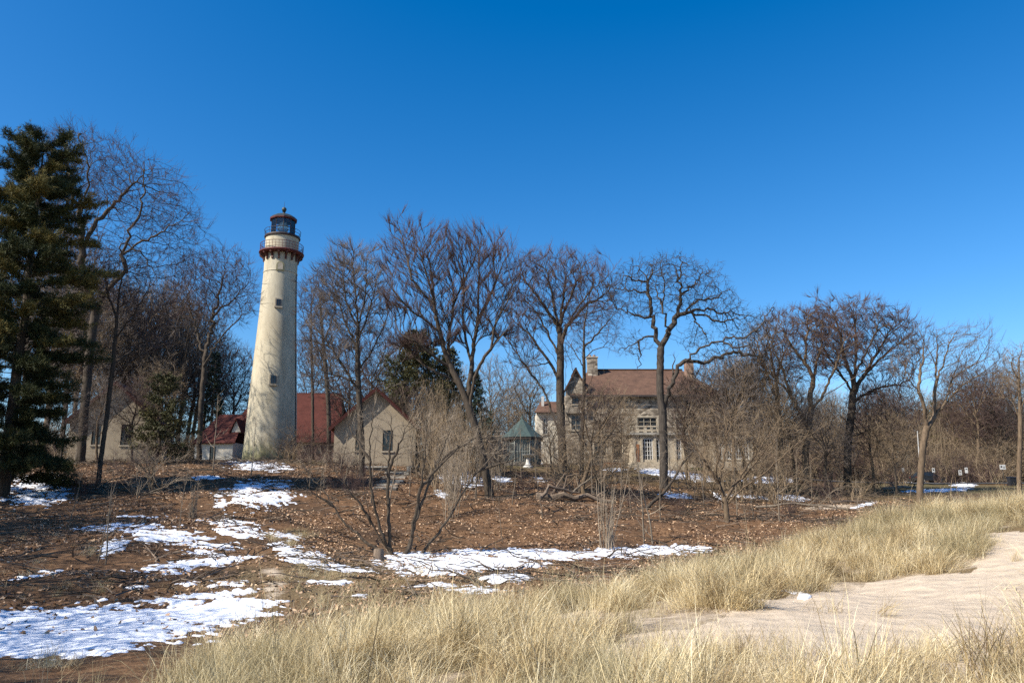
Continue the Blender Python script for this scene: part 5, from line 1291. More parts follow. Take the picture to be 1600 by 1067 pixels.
# tangle before the mansion
gt = 'tangled brush in front of the mansion'
for i, (px, py, Y, s, sx) in enumerate([(866, 755, 72, 1.3, 1.1), (888, 762, 66, 1.5, 1.0), (930, 765, 68, 1.6, 1.0), (952, 760, 74, 1.7, .9), (905, 745, 78, 1.8, .9), (975, 757, 80, 1.3, 1.0)]):
    shrub('tangle', px, py, Y, 'tangled tan brush thicket between the conservatory and the oak', s=s, sx=sx, group=gt)
ge = 'tangled brush right of the oak'
for i, (px, py, Y, s, sx) in enumerate([(1085, 758, 76, 1.6, 1.0), (1108, 762, 70, 1.7, 1.0), (1145, 762, 68, 1.8, 1.0), (1170, 760, 72, 1.8, 1.0), (1195, 762, 70, 1.7, 1.1), (1120, 750, 86, 1.9, .9), (1165, 750, 84, 2.0, .9), (1215, 762, 68, 1.4, 1.1)]):
    shrub('tangle', px, py, Y, 'tangled tan brush thicket right of the oak', s=s, sx=sx, group=ge)
gr_ = 'low brush under the right-hand woods'
for i, (px, py, Y, s) in enumerate([(1235, 750, 84, 1.2), (1275, 750, 82, 1.4), (1300, 750, 88, 1.5), (1345, 755, 86, 1.3), (1365, 755, 84, 1.2), (1385, 752, 92, 1.5), (1410, 752, 95, 1.4), (1285, 760, 74, 1.0), (1330, 765, 72, 1.0), (1480, 750, 110, 1.8), (1465, 750, 112, 1.6), (1530, 750, 110, 1.6), (1250, 745, 92, 1.6), (1215, 745, 90, 1.6), (1550, 750, 112, 1.7), (1430, 750, 114, 1.7)]):
    shrub('brown' if i % 2 else 'tangle', px, py, Y, 'low brown brush under the woods on the right', s=s, sx=1.4, group=gr_)
gl_ = 'brush under the left-hand woods'
for i, (px, py, Y, s) in enumerate([(260, 720, 76, 1.2), (272, 718, 84, 1.0), (230, 725, 70, 1.0), (292, 720, 84, .8), (195, 735, 62, .9), (445, 718, 92, 1.5), (470, 720, 86, 1.5), (500, 722, 82, 1.4), (485, 724, 76, 1.1), (455, 722, 80, 1.0), (520, 726, 72, .9), (540, 728, 70, .8), (90, 730, 76, 1.2), (770, 722, 86, 1.4), (750, 722, 90, 1.6), (735, 725, 82, 1.4), (865, 728, 86, 1.3), (790, 722, 96, 1.6), (690, 722, 90, 1.5), (665, 722, 86, 1.4)]):
    shrub('brown' if i % 3 else 'tangle', px, py, Y, 'low brown brush at the foot of the lighthouse and houses', s=s, sx=1.2, group=gl_)
shrub('deadfall', 213, 788, 49, 'bleached dead branching stems nearer the half-hidden house', 'dead tree', s=.85, name='dead_tree')
shrub('deadfall', 236, 782, 51, 'bleached tangle of dead branches below the dark yew', 'dead tree', s=.95, name='dead_tree')
shrub('deadfall', 1270, 772, 66, 'fallen bleached branches lying across the right slope', 'dead tree', s=.9, name='dead_tree', tilt=(0, 1.1))
gx = 'bare shrubs on the upper slope'
for i, (px, py, Y, s) in enumerate([(820, 770, 60, .7), (860, 772, 59, .75), (760, 770, 60, .6), (1060, 785, 56, .6), (420, 745, 64, .6), (350, 750, 62, .5), (130, 770, 50, .8), (545, 760, 62, .9), (520, 765, 58, .8), (1230, 790, 60, .7), (1310, 775, 70, .6), (985, 780, 58, .6), (545, 780, 54, .75), (565, 770, 58, .8)]):
    shrub('brown', px, py, Y, 'small leafless shrub on the leaf-covered slope', s=s, group=gx)

# ------------------------------------------------------------------ fallen logs, stump
def log(pts, r, label, mat='deadwood', branches=2, seed=0):
    rng = rs(seed); p = [np.array(G(px, D(Y), 780)) + np.array([0, 0, dz]) for px, Y, dz in pts]; b0 = p[0]
    n = 9; s = np.linspace(0, 1, n); L = np.array(p); u = np.linspace(0, 1, len(L))
    c = np.stack([np.interp(s, u, L[:, k]) for k in range(3)], 1) - b0; c[1:-1] += rng.normal(0, r * .35, (n - 2, 3))
    e = empty('fallen_log', tuple(b0)); tag(e, label, 'log')
    MB().tube([tuple(k) for k in c], list(np.linspace(r, r * .45, n)), 9).build('trunk', M[mat], e, True)
    for k in range(branches):
        i = rng.randint(2, n - 1); d = rng.normal(0, 1, 3); d[2] = abs(d[2]) + .5; d /= np.linalg.norm(d); l_ = rng.uniform(.8, 2.0)
        q_ = [c[i], c[i] + d * l_ * .5, c[i] + (d + rng.normal(0, .25, 3)) * l_]
        MB().tube([tuple(k_) for k_ in q_], [r * .4, r * .25, r * .08], 6).build('branch', M[mat], e, True)
    return e
log([(838, 58, .25), (870, 58.5, .45), (925, 59, .3), (960, 59, .15)], .26, 'thick dark fallen log lying along the slope below the brush', 'deadwood', 5, 1)
log([(842, 56.5, .15), (858, 57.5, .9), (905, 58.5, .7)], .15, 'grey fallen limb propped on the thick log', 'deadwood', 3, 2)
log([(892, 60, .2), (925, 60.5, 1.4)], .09, 'pale broken branch leaning up from the brush', 'bark_pale', 1, 3)
log([(1180, 63, .2), (1240, 62, .8), (1330, 61, .2)], .10, 'pale long branch fallen across the right slope', 'bark_pale', 4, 4)
log([(1010, 57, .1), (1035, 58, .9), (1060, 59, 2.6), (1085, 60, 4.2)], .13, 'dark slanting dead stem below the oak', 'bark', 3, 5)
log([(1300, 70, .15), (1355, 71, .2)], .12, 'short pale log beside the slope path', 'deadwood', 0, 6)
log([(1380, 88, .2), (1420, 89, .3), (1440, 90, .2)], .2, 'dark log on the flat behind the dune', 'deadwood', 3, 7)
b0 = G(591, D(36), 882)
stm = empty('tree_stump', tuple(b0)); tag(stm, 'short weathered stump at the edge of the snow-covered pool', 'stump')
MB().lathe([(.30, -.1), (.24, .1), (.21, .42), (.19, .45)], 12).build('bark', M['deadwood'], stm, True)
MB().lathe([(.175, .44), (.17, .465)], 12).build('cut_face', M['bark_tan'], stm)

# ------------------------------------------------------------------ conifers
def conifer(name, label, px, Y, top_py, prof, nbr, seed, mat, bmat='bark', tuft=26, tl=.34, tw=.045, droop=.12, yellow=.2, base_py=745, dens=1.0, gap=.0, cat='conifer', start=.08, sprays=4, jit=.12):
    rng = rs(seed); Yd = D(Y); m_ = Yd / F; b0 = G(px, Yd, base_py); H = P(px, top_py, Yd)[2] - b0[2]
    e = empty(name, tuple(b0)); tag(e, label, cat)
    r0 = .018 * H
    MB().tube([(rng.normal(0, .05), rng.normal(0, .05), -.2 + (H + .1) * k / 8) for k in range(9)], list(np.linspace(r0, .03, 9)), 8).build('trunk', M[bmat], e, True)
    A = []; B = []; rA = []; pts = []; dr = []; ywl = []
    hp = [p[0] for p in prof]; wp = [p[1] * m_ for p in prof]
    for k in range(nbr):
        f = start + (1 - start) * (k + rng.uniform(0, 1)) / nbr
        if rng.rand() < gap: continue
        Lb = np.interp(f, hp, wp) * rng.uniform(.45, 1.2); a = k * 2.399 + rng.normal(0, .3)
        upw = .55 * max(0, f - .55) + .05
        p = np.array([0, 0, f * H]); d = np.array([math.cos(a), math.sin(a), upw]); ns = 5
        yb = rng.rand() < yellow * (.35 + 1.6 * math.exp(-((f - .58) / .18) ** 2))
        for i in range(ns):
            d2 = d + np.array([0, 0, -droop * (i / ns) + .10 * (i > 3)]) + rng.normal(0, .07, 3); d2 /= np.linalg.norm(d2)
            q_ = p + d2 * Lb / ns; A.append(p); B.append(q_); rA.append(.012 + .03 * (1 - i / ns) * Lb / 4)
            if i >= 1:
                for j in range(sprays):
                    sd2 = nrm(d2 + rng.normal(0, .55, 3) * np.array([1, 1, .5]) + np.array([0, 0, .28])); l2 = Lb * rng.uniform(.12, .26) + .25
                    s0 = p + (q_ - p) * rng.rand(); A.append(s0); B.append(s0 + sd2 * l2); rA.append(.010)
                    nt_ = max(2, int(tuft * dens * l2 / 10)); u = rng.uniform(.15, 1.05, (nt_, 1))
                    pts.append(s0 + sd2 * l2 * u + rng.normal(0, jit, (nt_, 3))); dr.append(nrm(sd2 + rng.normal(0, .35, (nt_, 3)) + np.array([0, 0, .1])))
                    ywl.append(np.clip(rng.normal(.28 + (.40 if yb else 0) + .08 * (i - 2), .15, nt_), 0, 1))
            p = q_; d = d2
    A, B = np.array(A), np.array(B); rA = np.array(rA)
    v, f = tube_edges(A, B, nrm(B - A), nrm(B - A), rA, rA * .8, 4)
    br = mobj('branches', np_mesh(name + '_branches', v, f, [M[bmat]], smooth=True), e)
    pts = np.concatenate(pts); dr = np.concatenate(dr); yl = np.concatenate(ywl)
    NN = 7 if 'large' in label else 5
    Pp = np.repeat(pts, NN, 0); dd = nrm(np.repeat(dr, NN, 0) + rng.normal(0, .55, (len(Pp), 3))); L = tl * rng.uniform(.6, 1.2, (len(Pp), 1))
    sdv = nrm(np.cross(dd, rng.normal(size=dd.shape))) * tw
    V = np.stack([Pp - sdv * .5, Pp + sdv * .5, Pp + dd * L], 1).reshape(-1, 3)
    i0 = np.arange(len(Pp)) * 3
    me = np_mesh(name + '_needles', V, [np.stack([i0, i0 + 1, i0 + 2], -1)], [M[mat]])
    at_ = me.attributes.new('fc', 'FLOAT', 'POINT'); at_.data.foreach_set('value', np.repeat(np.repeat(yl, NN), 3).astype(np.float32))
    mobj('crown', me, e)
    return e
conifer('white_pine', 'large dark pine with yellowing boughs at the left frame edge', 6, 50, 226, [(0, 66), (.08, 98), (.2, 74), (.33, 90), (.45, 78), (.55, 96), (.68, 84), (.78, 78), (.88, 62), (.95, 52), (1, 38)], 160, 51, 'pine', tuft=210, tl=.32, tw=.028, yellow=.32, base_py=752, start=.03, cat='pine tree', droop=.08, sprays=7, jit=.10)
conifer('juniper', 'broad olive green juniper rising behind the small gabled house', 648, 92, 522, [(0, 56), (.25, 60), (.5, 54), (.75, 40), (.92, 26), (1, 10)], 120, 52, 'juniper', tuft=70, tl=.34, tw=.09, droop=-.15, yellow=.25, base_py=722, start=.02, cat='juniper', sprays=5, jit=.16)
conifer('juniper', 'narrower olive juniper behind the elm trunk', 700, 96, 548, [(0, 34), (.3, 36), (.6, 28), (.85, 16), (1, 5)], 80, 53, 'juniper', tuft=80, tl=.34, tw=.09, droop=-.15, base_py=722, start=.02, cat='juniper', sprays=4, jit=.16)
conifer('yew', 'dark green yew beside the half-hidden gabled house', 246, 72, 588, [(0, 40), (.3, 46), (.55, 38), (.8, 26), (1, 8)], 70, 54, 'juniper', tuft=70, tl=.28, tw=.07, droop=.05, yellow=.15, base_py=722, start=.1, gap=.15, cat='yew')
conifer('spruce', 'small dark spruce left of the red roofed keepers house', 326, 142, 552, [(0, 26), (.3, 24), (.6, 15), (.85, 8), (1, 3)], 70, 55, 'spruce', tuft=60, tl=.4, tw=.10, droop=.2, yellow=.05, base_py=716, start=.1, cat='spruce')
conifer('spruce', 'dark spruce half hidden behind the elm and conservatory', 742, 108, 585, [(0, 30), (.4, 26), (.7, 16), (1, 4)], 60, 56, 'spruce', tuft=60, tl=.4, tw=.10, droop=.2, yellow=.05, base_py=720, start=.05, cat='spruce')
conifer('white_pine', 'far dark pine among the woods behind the forked dune tree', 1492, 150, 632, [(0, 4), (.45, 12), (.6, 34), (.8, 36), (.95, 24), (1, 8)], 60, 57, 'pine', tuft=50, tl=.5, tw=.13, yellow=.3, base_py=748, start=.45, cat='pine tree', sprays=3)
conifer('white_pine', 'far pine behind the woods near the notice sign', 1570, 150, 655, [(0, 4), (.4, 14), (.6, 26), (.8, 24), (1, 6)], 40, 58, 'pine', tuft=50, tl=.5, tw=.13, yellow=.5, base_py=748, start=.4, cat='pine tree', sprays=3)

# ------------------------------------------------------------------ woods behind: individual trees that share a few skeletons
BG = []
for i in range(6):
    rng = rs(900 + i)
    H = 15.0; tr_ = [(0, 0, -.3), (rng.normal(0, .2), rng.normal(0, .2), 3), (rng.normal(0, .5), rng.normal(0, .5), 7), (rng.normal(0, .8), rng.normal(0, .8), 11)]
    lim = [tr_]
    for k in range(6):
        a = k * 1.05 + rng.uniform(-.3, .3); h0 = rng.uniform(4, 9.5); l_ = rng.uniform(2.5, 4.5)
        s_ = np.array([np.interp(h0, [0, 3, 7, 11], [q_[j] for q_ in tr_]) for j in (0, 1)])
        lim.append([(s_[0], s_[1], h0), (s_[0] + math.cos(a) * l_ * .4, s_[1] + math.sin(a) * l_ * .4, h0 + l_ * .5), (s_[0] + math.cos(a) * l_ * .8, s_[1] + math.sin(a) * l_ * .8, h0 + l_ * 1.15)])
    att = np.concatenate([ellip((0, 0, 10.2), (3.6, 3.6, 4.8), 1500, rng), ellip((rng.normal(0, 1), rng.normal(0, 1), 7.5), (3.2, 3.2, 3), 600, rng)])
    pos, par, ntr, fr = grow([np.array(x) for x in lim], att, .45, rng, 2.6, .48, nmax=5200, trop=(0, 0, .3), inertia=.7)
    BG.append(tree_meshes(pos, par, ntr, .21, .012, rng, 1.9, (.5, 1.2), .013, 'bark' if i % 2 else 'bark_tan', ('twig_silver', 'twig', 'twig_tan')[i % 3], .4, name='woods%d' % i, seg2=False, fr=fr, limb_min=.05))
rng = rs(77)
NUM = ['first', 'second', 'third', 'fourth', 'fifth', 'sixth', 'seventh', 'eighth', 'ninth', 'tenth', 'eleventh', 'twelfth', 'thirteenth', 'fourteenth', 'fifteenth', 'sixteenth', 'seventeenth', 'eighteenth', 'nineteenth', 'twentieth']
def wood(px, Y, s, label, group, k=None, sw=1.0):
    k = rng.randint(len(BG)) if k is None else k
    b0 = G(px, D(Y), 740); e = empty('bare_tree', tuple(b0), rng.uniform(0, 6.28)); e.scale = (s * sw, s * sw, s); tag(e, label, 'tree', group)
    mobj('trunk', BG[k][0], e); mobj('crown', BG[k][1], e)
def hs_(py_top, px, Y):        # scale that makes the 15 m tree reach py_top
    return (P(px, py_top, D(Y))[2] - float(G(px, D(Y), 740)[2])) / 15.2
for px, Y, top in [(60, 112, 340), (90, 120, 390), (105, 132, 430), (165, 142, 460), (205, 140, 430), (222, 146, 450), (238, 150, 440), (255, 156, 470), (275, 144, 440), (286, 158, 480), (338, 160, 525), (362, 165, 540), (185, 150, 460), (20, 95, 300), (150, 140, 430), (130, 138, 410), (245, 165, 470), (298, 155, 480), (70, 140, 430), (175, 165, 500), (310, 165, 530)]:
    wood(px, Y, hs_(top, px, Y), 'bare tree in the dense woods between the pine and the lighthouse', 'woods left of the lighthouse', sw=.8)
for px, Y, top in [(480, 140, 540), (535, 135, 520), (575, 130, 500), (600, 140, 540), (625, 135, 530), (675, 140, 560), (705, 150, 570), (770, 140, 560), (795, 150, 600), (815, 145, 590), (830, 130, 560), (780, 170, 640), (760, 160, 630), (810, 170, 640)]:
    wood(px, Y, hs_(top, px, Y), 'bare tree seen between the lighthouse and the mansion', 'trees behind the houses', sw=.85)
for px, Y, top in [(1150, 135, 560), (1175, 125, 540), (1195, 140, 560), (1230, 130, 570), (1245, 150, 590), (1290, 140, 600), (1310, 150, 610), (1360, 140, 590), (1375, 120, 600), (1385, 150, 600), (1400, 130, 610), (1415, 140, 590), (1425, 125, 620), (1455, 140, 610), (1475, 160, 620), (1500, 130, 600), (1515, 140, 570), (1530, 120, 560), (1540, 150, 600), (1548, 128, 590), (1562, 120, 580), (1580, 140, 570), (1598, 130, 560), (1610, 120, 580), (1445, 170, 640), (1520, 180, 640), (1350, 170, 630), (1585, 175, 610), (1140, 150, 600), (1270, 165, 620)] + [(1130 + 13 * k + (k * 37 % 11), 150 + (k * 53 % 45), 622 + (k * 29 % 34)) for k in range(38)]:
    wood(px, Y, hs_(top, px, Y), 'bare tree in the woods behind the car park and right-hand slope', 'woods on the right', sw=.8)
# trees beyond the left frame edge, whose shadows stripe the snow in view
for x, y, s in [(-14.5, 11.5, .5), (-16.5, 14.2, .6), (-18.5, 17, .62), (-22, 20.5, .8), (-27, 25, .95), (-31, 31, 1.0), (-13.5, 8.2, .45), (-36, 38, 1.05), (-33, 34, 1.1), (-33, 29, 1.1)]:
    k = rng.randint(len(BG)); e = empty('bare_tree', (x, y, float(ground(x, y)))); e.scale = (s, s, s); e.rotation_euler = (0, 0, rng.uniform(0, 6)); tag(e, 'bare tree beyond the left frame edge casting shadow stripes over snow', 'tree', 'trees casting shadows from the left')
    mobj('trunk', BG[k][0], e); mobj('crown', BG[k][1], e)
VEIL = [(862, 76, 640, 'beside the broad corner tree'), (940, 78, 598, 'in front of the mansion chimney'), (972, 82, 625, 'between the chimney and the oak'), (1072, 80, 588, 'just right of the oak trunk'), (1100, 76, 572, 'under the oak right limb'), (1122, 84, 560, 'at the far corner of the mansion'), (1142, 74, 556, 'over the loggia wing'), (1165, 80, 566, 'right of the loggia wing'), (1188, 76, 560, 'between the mansion and the ivy-thick trunk'),
        (1290, 78, 618, 'between the forked tan tree and round tree'), (1362, 84, 612, 'just right of the round crowned tree'), (1398, 80, 640, 'left of the open dune tree'), (662, 80, 606, 'in front of the broad juniper'), (628, 84, 600, 'behind the gabled house ridge'), (236, 84, 560, 'behind the yew'), (92, 70, 600, 'beneath the large pine'), (535, 88, 598, 'left of the gabled house'), (1240, 86, 600, 'between the two tan trunks'), (150, 77, 585, 'in front of the half-hidden house wall'), (204, 79, 590, 'at the right eave of the half-hidden house')]
for i, (px, Y, top, ph) in enumerate(VEIL):
    wood(px, Y, hs_(top, px, Y), 'small thin bare tree ' + ph, 'small bare trees among the houses', k=i % 6, sw=1.0)
gsap = 'saplings scattered over the bank'
for i in range(34):
    px = [500, 530, 556, 640, 660, 676, 726, 742, 768, 800, 815, 838, 868, 885, 905, 925, 940, 968, 985, 1030, 1048, 1062, 1085, 1100, 1128, 1150, 1175, 1195, 1215, 1245, 1268, 1300, 330, 390][i]
    shrub('sapling', px, 775, 52 + (i * 17 % 19), 'thin bank sapling', 'sapling', s=.8 + (i * 7 % 9) * .1, name='sapling', group=gsap)
# understory far behind that reads as one mass
def scatter(name, pts, rot, scl, var, sources, label, kind='stuff'):
    col = bpy.data.collections.new(name + '_kinds')
    for i, me in enumerate(sources):
        o = bpy.data.objects.new('%s_kind_%02d' % (name, i), me); col.objects.link(o)
    me = bpy.data.meshes.new(name); me.vertices.add(len(pts)); me.vertices.foreach_set('co', np.asarray(pts, np.float32).ravel())
    for an, ty, key, dat in (('rot', 'FLOAT_VECTOR', 'vector', rot), ('scl', 'FLOAT_VECTOR', 'vector', scl), ('var', 'INT', 'value', var)):
        a_ = me.attributes.new(an, ty, 'POINT'); a_.data.foreach_set(key, np.asarray(dat, np.int32 if ty == 'INT' else np.float32).ravel())
    o = mobj(name, me); tag(o, label, None, None, kind)
    g = bpy.data.node_groups.new(name + '_scatter', 'GeometryNodeTree')
    g.interface.new_socket('Geometry', in_out='INPUT', socket_type='NodeSocketGeometry'); g.interface.new_socket('Geometry', in_out='OUTPUT', socket_type='NodeSocketGeometry')
    gi = g.nodes.new('NodeGroupInput'); go = g.nodes.new('NodeGroupOutput'); ip = g.nodes.new('GeometryNodeInstanceOnPoints'); ci = g.nodes.new('GeometryNodeCollectionInfo')
    ci.inputs['Collection'].default_value = col; ci.inputs['Separate Children'].default_value = True; ci.inputs['Reset Children'].default_value = True
    def na(n_, ty):
        a_ = g.nodes.new('GeometryNodeInputNamedAttribute'); a_.data_type = ty; a_.inputs['Name'].default_value = n_; return a_.outputs[0]
    ip.inputs['Pick Instance'].default_value = True
    g.links.new(gi.outputs[0], ip.inputs['Points']); g.links.new(ci.outputs[0], ip.inputs['Instance'])
    g.links.new(na('var', 'INT'), ip.inputs['Instance Index']); g.links.new(na('rot', 'FLOAT_VECTOR'), ip.inputs['Rotation']); g.links.new(na('scl', 'FLOAT_VECTOR'), ip.inputs['Scale'])
    g.links.new(ip.outputs[0], go.inputs[0])
    mo = o.modifiers.new('scatter', 'NODES'); mo.node_group = g
    return o
us = []
for kk in ('brown', 'tangle', 'upright'):
    for m1, m2 in SH[kk][:2]:
        m3 = bpy.data.meshes.new('understory'); 
        n1, n2 = len(m1.vertices), len(m2.vertices)
        v = np.zeros((n1 + n2) * 3, np.float32); a1 = np.zeros(n1 * 3, np.float32); a2 = np.zeros(n2 * 3, np.float32); m1.vertices.foreach_get('co', a1); m2.vertices.foreach_get('co', a2)
        f1 = np.zeros(len(m1.loops), np.int32); f2 = np.zeros(len(m2.loops), np.int32); m1.loops.foreach_get('vertex_index', f1); m2.loops.foreach_get('vertex_index', f2)
        us.append(np_mesh('understory', np.concatenate([a1, a2]).reshape(-1, 3), np.concatenate([f1.reshape(-1, 4), f2.reshape(-1, 4) + n1]), [m1.materials[0]]))
N = 520
pxs = np.concatenate([rng.uniform(1120, 1680, 360), rng.uniform(-60, 400, 90), rng.uniform(440, 880, 70)])
Ys = D(1) * np.where(pxs > 1000, rng.uniform(118, 190, N), rng.uniform(128, 190, N))
xs = (pxs - 800) / F / 1.02 * Ys
scatter('undergrowth', np.stack([xs, Ys, ground(xs, Ys)], 1), np.stack([np.zeros(N), np.zeros(N), rng.uniform(0, 6.28, N)], 1), np.repeat(rng.uniform(1.2, 3.0, (N, 1)), 3, 1) * np.array([1.2, 1.2, 1]), rng.randint(0, len(us), N), us, 'brown leafless undergrowth massed in the far woods')

# ------------------------------------------------------------------ dune grass
def clump(seed, n, lmin, lmax, tilt, radius, curl, width, lean, mat):
    rng = rs(seed); V = []; Fq = []; fc = []
    ns = 4
    a = rng.uniform(0, 2 * math.pi, n); t = np.abs(rng.normal(tilt, tilt * .55, n)); L = rng.uniform(lmin, lmax, n)
    bx = rng.normal(0, radius, n); by = rng.normal(0, radius, n); col = np.clip(rng.normal(.5, .27, n), 0, 1); cu = rng.uniform(.3, 1, n) * curl
    out = []
    for i in range(n):
        d = np.array([math.cos(a[i]), math.sin(a[i])]); d = d + np.array(lean) * .8; d /= max(np.linalg.norm(d), .2)
        p = np.array([bx[i], by[i], -.02]); th = t[i]; sl = L[i] / ns; sd_ = np.array([-d[1], d[0], 0]) * width * rng.uniform(.6, 1.3)
        tw = rng.uniform(-.6, .6)
        for k in range(ns + 1):
            w = (1 - (k / ns) ** 1.6) * .5 + .04
            s2 = np.array([sd_[0] + tw * d[0] * width, sd_[1] + tw * d[1] * width, 0]) * w
            V.append(p - s2); V.append(p + s2)
            th = th + cu[i] * (k + .5) / ns
            p = p + np.array([d[0] * math.sin(th), d[1] * math.sin(th), math.cos(th)]) * sl
        b0_ = i * (ns + 1) * 2
        for k in range(ns): Fq.append((b0_ + 2 * k, b0_ + 2 * k + 1, b0_ + 2 * k + 3, b0_ + 2 * k + 2))
        fc += [col[i]] * ((ns + 1) * 2)
    me = np_mesh('grass_clump', np.array(V), np.array(Fq), [M[mat]])
    at_ = me.attributes.new('fc', 'FLOAT', 'POINT'); at_.data.foreach_set('value', np.array(fc, np.float32))
    return me
KINDS_G = []
for i in range(6): KINDS_G.append(clump(500 + i, 80, .40, .95, .36, .12, .75, .0062, (.35, .1), 'straw'))            # 0-5 upright straw
for i in range(3): KINDS_G.append(clump(520 + i, 80, .30, .75, .85, .19, .9, .0065, (.4, .05), 'straw'))              # 6-8 matted straw
for i in range(4): KINDS_G.append(clump(540 + i, 70, .40, .9, .42, .14, .7, .0052, (.25, .1), 'olivegrass'))           # 9-12 olive
for i in range(3): KINDS_G.append(clump(560 + i, 60, .25, .5, .85, .2, .7, .007, (.2, 0), 'browngrass'))              # 13-15 low brown
KINDS_G.append(clump(580, 9, .9, 1.35, .22, .06, .35, .007, (.3, .1), 'straw')); KINDS_G.append(clump(581, 7, .8, 1.25, .3, .08, .4, .0085, (.1, .1), 'browngrass'))   # 16,17 tall stalks
rng = rs(5)
def fan(n, y0, y1):
    y = np.sqrt(rng.uniform(y0 * y0, y1 * y1, n)); t = rng.uniform(-.78, .78, n); return t * y, y
# tussocks: crowded clumps round a centre, with thin matted grass between
def gdens(X, Yv):
    Z = ground(X, Yv); px, py = proj(X, Yv, Z)
    dn = dunemask(X, Yv, px); sm = sandmask(X, Yv, px, py)
    cl = fbm(X / 1.9, Yv / 1.9, 3, 201)
    d = dn * np.where(sm > .5, .012, 1.0) * np.clip(cl * 4.2 - 1.25, .10, 1)
    d = np.where((Yv < D(9.6)) & (px > 850), np.maximum(d, dn * np.clip(cl * 5.5 - 2.1, .06, .9)), d)
    d = np.where((py > 1034) & (px > 330) & (sm < .5), np.maximum(d, .5), d)
    d = np.where((Yv < D(11)) & (px > 960), np.where(sm > .5, .012, 1.) * np.where(py > 1010, np.clip(cl * 5 - 1.3, .4, 1), np.clip(cl * 5 - 1.75, .16, .85)), d)
    return d, Z, px, py, cl
Xc, Yc = fan(2600, D(4.5), D(36)); d, _, pxc, pyc, clc = gdens(Xc, Yc)
k = rng.rand(len(Xc)) < np.clip(d * .95, 0, 1); Xc, Yc, clc = Xc[k], Yc[k], clc[k]
big = np.exp(rng.normal(0, .32, len(Xc))); num = rng.poisson(7.5 * big) + 2
rep = np.repeat(np.arange(len(Xc)), num); off = rng.normal(0, .20, (len(rep), 2)) * big[rep][:, None]
X = Xc[rep] + off[:, 0]; Yv = Yc[rep] + off[:, 1]
rr = np.hypot(off[:, 0], off[:, 1]) / (.3 * big[rep])
kp = (sandmask(X, Yv, *proj(X, Yv, ground(X, Yv))) < .5) | (rng.rand(len(X)) < .12); X, Yv, rep, off, rr = X[kp], Yv[kp], rep[kp], off[kp], rr[kp]
Z = ground(X, Yv); px, py = proj(X, Yv, Z)
oc = fbm(Xc / 2.6, Yc / 2.6, 3, 301) + np.where(Yc < D(11), .12, -.04) + rng.normal(0, .09, len(Xc))
base_k = np.where(oc > .57, 9, 0); tk = base_k[rep]
n = len(X); u = rng.rand(n)
var = np.where(tk == 9, 9 + rng.randint(0, 4, n), np.where(u < .7, rng.randint(0, 6, n), 6 + rng.randint(0, 3, n)))
var = np.where(rng.rand(n) < .10, 13 + rng.randint(0, 3, n), var); var = np.where(rng.rand(n) < .06, 16 + rng.randint(0, 2, n), var)
sc_ = rng.uniform(.6, 1.1, n) * np.clip(1.12 - .28 * rr, .5, 1.15) * np.clip(big[rep], .7, 1.2) * np.where((Yv < D(11)) & (px > 960), .84, np.where(Yv < D(11), .88, 1.0))
# blades lean outward from the tussock centre
tx_ = np.clip(off[:, 1] * -.9, -.5, .5) + rng.normal(0, .12, n); ty_ = np.clip(off[:, 0] * .9, -.5, .5) + rng.normal(0, .12, n)
Xm, Ym = fan(15000, D(4.5), D(36)); d, Zm, pxm, pym, clm = gdens(Xm, Ym)
k = rng.rand(len(Xm)) < d * .30; Xm, Ym, Zm = Xm[k], Ym[k], Zm[k]; nm = len(Xm)
um = rng.rand(nm); vm = np.where(um < .42, 13 + rng.randint(0, 3, nm), np.where(um < .72, 6 + rng.randint(0, 3, nm), np.where(um < .9, rng.randint(0, 6, nm), 9 + rng.randint(0, 4, nm))))
sm_c = rng.uniform(.35, .8, nm)
P_ = np.concatenate([np.stack([X, Yv, Z], 1), np.stack([Xm, Ym, Zm], 1)])
R_ = np.concatenate([np.stack([tx_, ty_, rng.normal(0, 1.1, n)], 1), np.stack([rng.normal(0, .25, nm), rng.normal(0, .25, nm), rng.uniform(0, 6.28, nm)], 1)])
S_ = np.concatenate([np.stack([sc_, sc_, sc_ * rng.uniform(.85, 1.15, n)], 1), np.repeat(sm_c[:, None], 3, 1)])
scatter('dune_grass', P_, R_, S_, np.concatenate([var, vm]), KINDS_G, 'dry straw-coloured marram grass covering the dune')
# rough grass in the hollow: tufts by the path, thatch near the pool
X, Yv = fan(16000, D(14), D(44)); Z = ground(X, Yv); px, py = proj(X, Yv, Z)
d = np.zeros(len(X))
for cx, cy, rx, ry, w in [(450, 842, 38, 14, 1.2), (478, 885, 34, 22, .9), (520, 905, 120, 30, .3), (640, 915, 160, 26, .35), (720, 925, 160, 16, .45), (120, 925, 200, 14, .25), (300, 918, 150, 16, .22), (850, 888, 60, 10, .35), (60, 1035, 130, 18, .4), (90, 870, 120, 40, .12), (500, 935, 200, 14, .4)]:
    d = np.maximum(d, w * np.clip(1.4 - ((px - cx) / rx) ** 2 - ((py - cy) / ry) ** 2, 0, 1))
d *= np.clip(fbm(X / .9, Yv / .9, 3, 88) * 2.4 - .6, 0, 1) * (sandmask(X, Yv, px, py) < .4)
keep = (rng.rand(len(X)) < d * .55) & (snowval(X, Yv, px, py) < .1); X, Yv, Z, px = X[keep], Yv[keep], Z[keep], px[keep]; n = len(X)
u = rng.rand(n); var = np.where(u < .62, 13 + rng.randint(0, 3, n), np.where(u < .85, 6 + rng.randint(0, 3, n), 9 + rng.randint(0, 4, n)))
sc_ = rng.uniform(.5, .95, n)
scatter('hollow_grass', np.stack([X, Yv, Z], 1), np.stack([rng.normal(0, .15, n), rng.normal(0, .15, n), rng.uniform(0, 6.28, n)], 1), np.repeat(sc_[:, None], 3, 1), var, KINDS_G, 'brown matted tufts of grass in the hollow')
